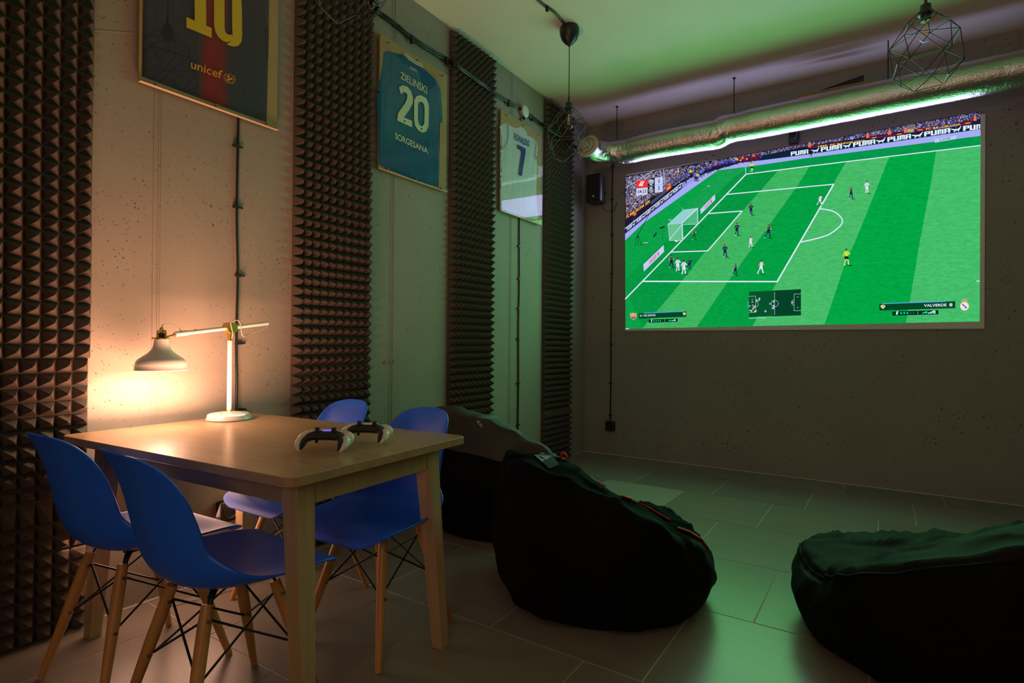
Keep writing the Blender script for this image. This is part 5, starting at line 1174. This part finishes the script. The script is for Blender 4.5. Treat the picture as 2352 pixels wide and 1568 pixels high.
# ------------------------------------------------------------------ beanbags
def beanbag(name, c, ang, R_, hb, hf, seed, label, mats, cut, kx=1.0, drape=None):
    """c ground centre; ang direction the seat faces; hb height of the back, hf of the front"""
    root = empty(name, (c[0], c[1], 0), 0, label, 'beanbag', 'dark beanbags on the floor')
    ca, sa = math.cos(ang), math.sin(ang)
    na, nt = 128, 72; vs = []; fs = []
    for j in range(nt+1):
        t = j/nt
        for k in range(na):
            th = 2*PI*k/na; dx, dy = math.cos(th), math.sin(th)
            # t 0..0.12 flat bottom, 0.12..0.55 side, 0.55..1 top
            if t < 0.10: rr = 0.86*t/0.10; z = 0.0; zf = 0
            elif t < 0.55:
                q = (t-0.10)/0.45; rr = 0.86+0.14*math.sin(PI*min(1, q*1.9)*0.5)**0.8 if q < 0.5 else 1.0-0.10*((q-0.5)/0.5)**2; zf = q
            else:
                q = (t-0.55)/0.45; rr = 0.90*(1-q)**0.9; zf = 1.0
            x, y = dx*rr*R_*kx, dy*rr*R_
            u = x/(R_*kx)     # local x = seat direction (front +)
            sm = 1/(1+math.exp((u+0.05)*3.6)); ht = hf+(hb-hf)*sm
            rim = ht-0.05*abs(y/R_)**2
            if t < 0.10: z = 0.0
            elif t < 0.55: z = (rim*0.92)*(zf**0.9)
            else:
                dome = math.sin(PI/2*q); sit = math.exp(-((u-0.30)/0.42)**2-(y/R_/0.55)**2)
                z = rim*0.92+rim*0.08*dome-0.06*sit*dome
            amp = 0.0 if t < 0.1 else 1.0
            P3 = Vector((x*3.2+seed*11, y*3.2, z*4.0)); n1_ = noise.noise(P3); n2_ = noise.noise(Vector((x*9+seed*3, y*9, z*7))); fold = 1-abs(noise.noise(Vector((x*6+seed*7, y*5.0+z*3, z*2+seed))))*2
            d = amp*(0.035*n1_+0.014*n2_+(0.024+0.03*(t > 0.55))*max(0, fold-0.45)**1.5)
            # gathers around the front rim
            if t > 0.40 and t < 0.62 and u > 0.1: d += 0.004*math.sin(th*46+seed)*math.exp(-((t-0.52)/0.05)**2)
            nx_, ny_ = (dx, dy) if t < 0.55 else (dx*0.35, dy*0.35)
            X, Y, Z = x+nx_*d, y+ny_*d, max(0.0, z+(d*0.9 if t >= 0.5 else 0)*1.0)
            vs.append((X*ca-Y*sa, X*sa+Y*ca, Z+0.001))
    for j in range(nt):
        for k in range(na): fs.append((j*na+k, j*na+(k+1) % na, (j+1)*na+(k+1) % na, (j+1)*na+k))
    j0 = int(nt*cut)
    low = G(); low.add(vs, [f for f in fs if f[0]//na < j0]); top_ = G(); top_.add(vs, [f for f in fs if f[0]//na >= j0])
    for gg, nm, mt in ((low, 'bag_side', mats[0]), (top_, 'bag_top', mats[1])):
        me = gg.mesh(nm); bm = bmesh.new(); bm.from_mesh(me); bmesh.ops.delete(bm, geom=[v for v in bm.verts if not v.link_faces], context='VERTS'); bmesh.ops.remove_doubles(bm, verts=bm.verts, dist=0.0005); bm.to_mesh(me); bm.free()
        link(nm, me, mt, root, True)
    ring = [Vector(vs[j0*na+k]) for k in range(na)]
    return root, ring, vs, na, nt
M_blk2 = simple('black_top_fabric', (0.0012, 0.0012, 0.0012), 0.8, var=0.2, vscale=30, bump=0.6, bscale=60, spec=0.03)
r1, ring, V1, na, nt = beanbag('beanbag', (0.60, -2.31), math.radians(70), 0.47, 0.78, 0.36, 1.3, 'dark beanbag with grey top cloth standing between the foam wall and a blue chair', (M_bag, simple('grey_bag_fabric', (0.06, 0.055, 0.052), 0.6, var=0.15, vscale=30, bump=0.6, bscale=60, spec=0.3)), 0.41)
g = G(); g.tube(ring, 0.005, 6, closed=True); g.build('seam', M_bag, r1, True)
r2, ring, V2, na, nt = beanbag('beanbag', (1.475, -2.83), math.radians(58), 0.485, 0.66, 0.27, 4.2, 'black beanbag with red piping in the middle of the floor', (M_bag, M_blk2), 0.56)
from mathutils.bvhtree import BVHTree
def on_bag(root, V, na, nt, x, y, off=0.003):
    """the point of the bag's own surface seen at photo pixel x, y"""
    c = Vector((root.location.x, root.location.y, 0))
    if root.name not in _bv:
        _bv[root.name] = BVHTree.FromPolygons([Vector(v)+c for v in V], [(j*na+k, j*na+(k+1) % na, (j+1)*na+(k+1) % na, (j+1)*na+k) for j in range(nt) for k in range(na)])
    o = Vector(CAM); d = Vector((x-1176)*_r+(784-y)*_u+FPX*_f).normalized()
    h_, n_, i_, _ = _bv[root.name].ray_cast(o, d)
    if h_ is None:
        best = None
        for k in range(60):
            p = o+d*(1.5+k*0.03); q, n_, i_, dist = _bv[root.name].find_nearest(p)
            if best is None or dist < best[0]: best = (dist, q, n_)
        h_, n_ = best[1], best[2]
    if n_.dot(d) > 0: n_ = -n_
    return h_+n_*off-c
_bv = {}
def piping(root, V, name, pts, r, mat, sm=5):
    P_ = []
    for (x0, y0), (x1, y1) in zip(pts[:-1], pts[1:]):
        for k in range(sm): P_.append(on_bag(root, V, na, nt, x0+(x1-x0)*k/sm, y0+(y1-y0)*k/sm))
    P_.append(on_bag(root, V, na, nt, *pts[-1]))
    g = G(); g.tube(P_, r, 6); return g.build(name, mat, root, True)
piping(r2, V2, 'red_piping', [(1368, 1078), (1384, 1083), (1394, 1094), (1397, 1108)], 0.004, M_red)
piping(r2, V2, 'red_piping', [(1430, 1140), (1460, 1150), (1505, 1175), (1540, 1195)], 0.004, M_red)
piping(r2, V2, 'red_piping', [(1556, 1212), (1585, 1222), (1612, 1240), (1625, 1258)], 0.004, M_red)
a = on_bag(r2, V2, na, nt, 1289, 1048); b = on_bag(r2, V2, na, nt, 1304, 1052)
g = G(); g.tube(bez([a, a+Vector((0.004, 0, 0.022)), (a+b)/2+Vector((0.002, 0, 0.030)), b+Vector((0.003, 0, 0.02)), b], 5), 0.0055, 8); g.build('pull_loop', M_red, r2, True)
def decal(root, V, name, text, q, mat, off=0.004):
    uv, fs = text_uv(text, 0.02); vs_ = [on_bag(root, V, na, nt, *bil(q, u, v), off) for u, v in uv]
    g = G(); g.add(vs_, fs); return g.build(name, mat, root)
M_lab = simple('cream_lettering', (0.5, 0.42, 0.34), 0.6)
g = G(); qs = [(1232, 1042), (1262, 1036), (1276, 1060), (1262, 1082), (1246, 1076)]
pt_ = [on_bag(r2, V2, na, nt, x, y, 0.004) for x, y in [(1226, 1046), (1250, 1036), (1268, 1048), (1284, 1068), (1262, 1078), (1244, 1062)]]
g.add(pt_, [(0, 1, 2, 5), (5, 2, 3, 4)]); g.build('label_strap', M_black, r2)
decal(r2, V2, 'lettering', 'EL', [(1236, 1048), (1250, 1054), (1254, 1046), (1240, 1040)], M_lab, 0.007)
decal(r2, V2, 'lettering', 'I', [(1250, 1056), (1254, 1058), (1258, 1050), (1254, 1048)], M_red, 0.007)
decal(r2, V2, 'lettering', 'O', [(1258, 1062), (1265, 1066), (1269, 1057), (1262, 1053)], M_lab, 0.007)
na0 = na
decal(r1, V1, 'lettering', 'ELIO', [(1096, 969), (1106, 982), (1110, 978), (1100, 965)], simple('white_lettering', (0.7, 0.7, 0.7), 0.5), 0.005)
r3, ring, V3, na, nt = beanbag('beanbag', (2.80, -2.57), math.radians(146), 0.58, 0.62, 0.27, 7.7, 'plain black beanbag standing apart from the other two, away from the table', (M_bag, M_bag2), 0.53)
g = G(); g.tube(ring, 0.005, 6, closed=True); g.build('seam', M_bag, r3, True)
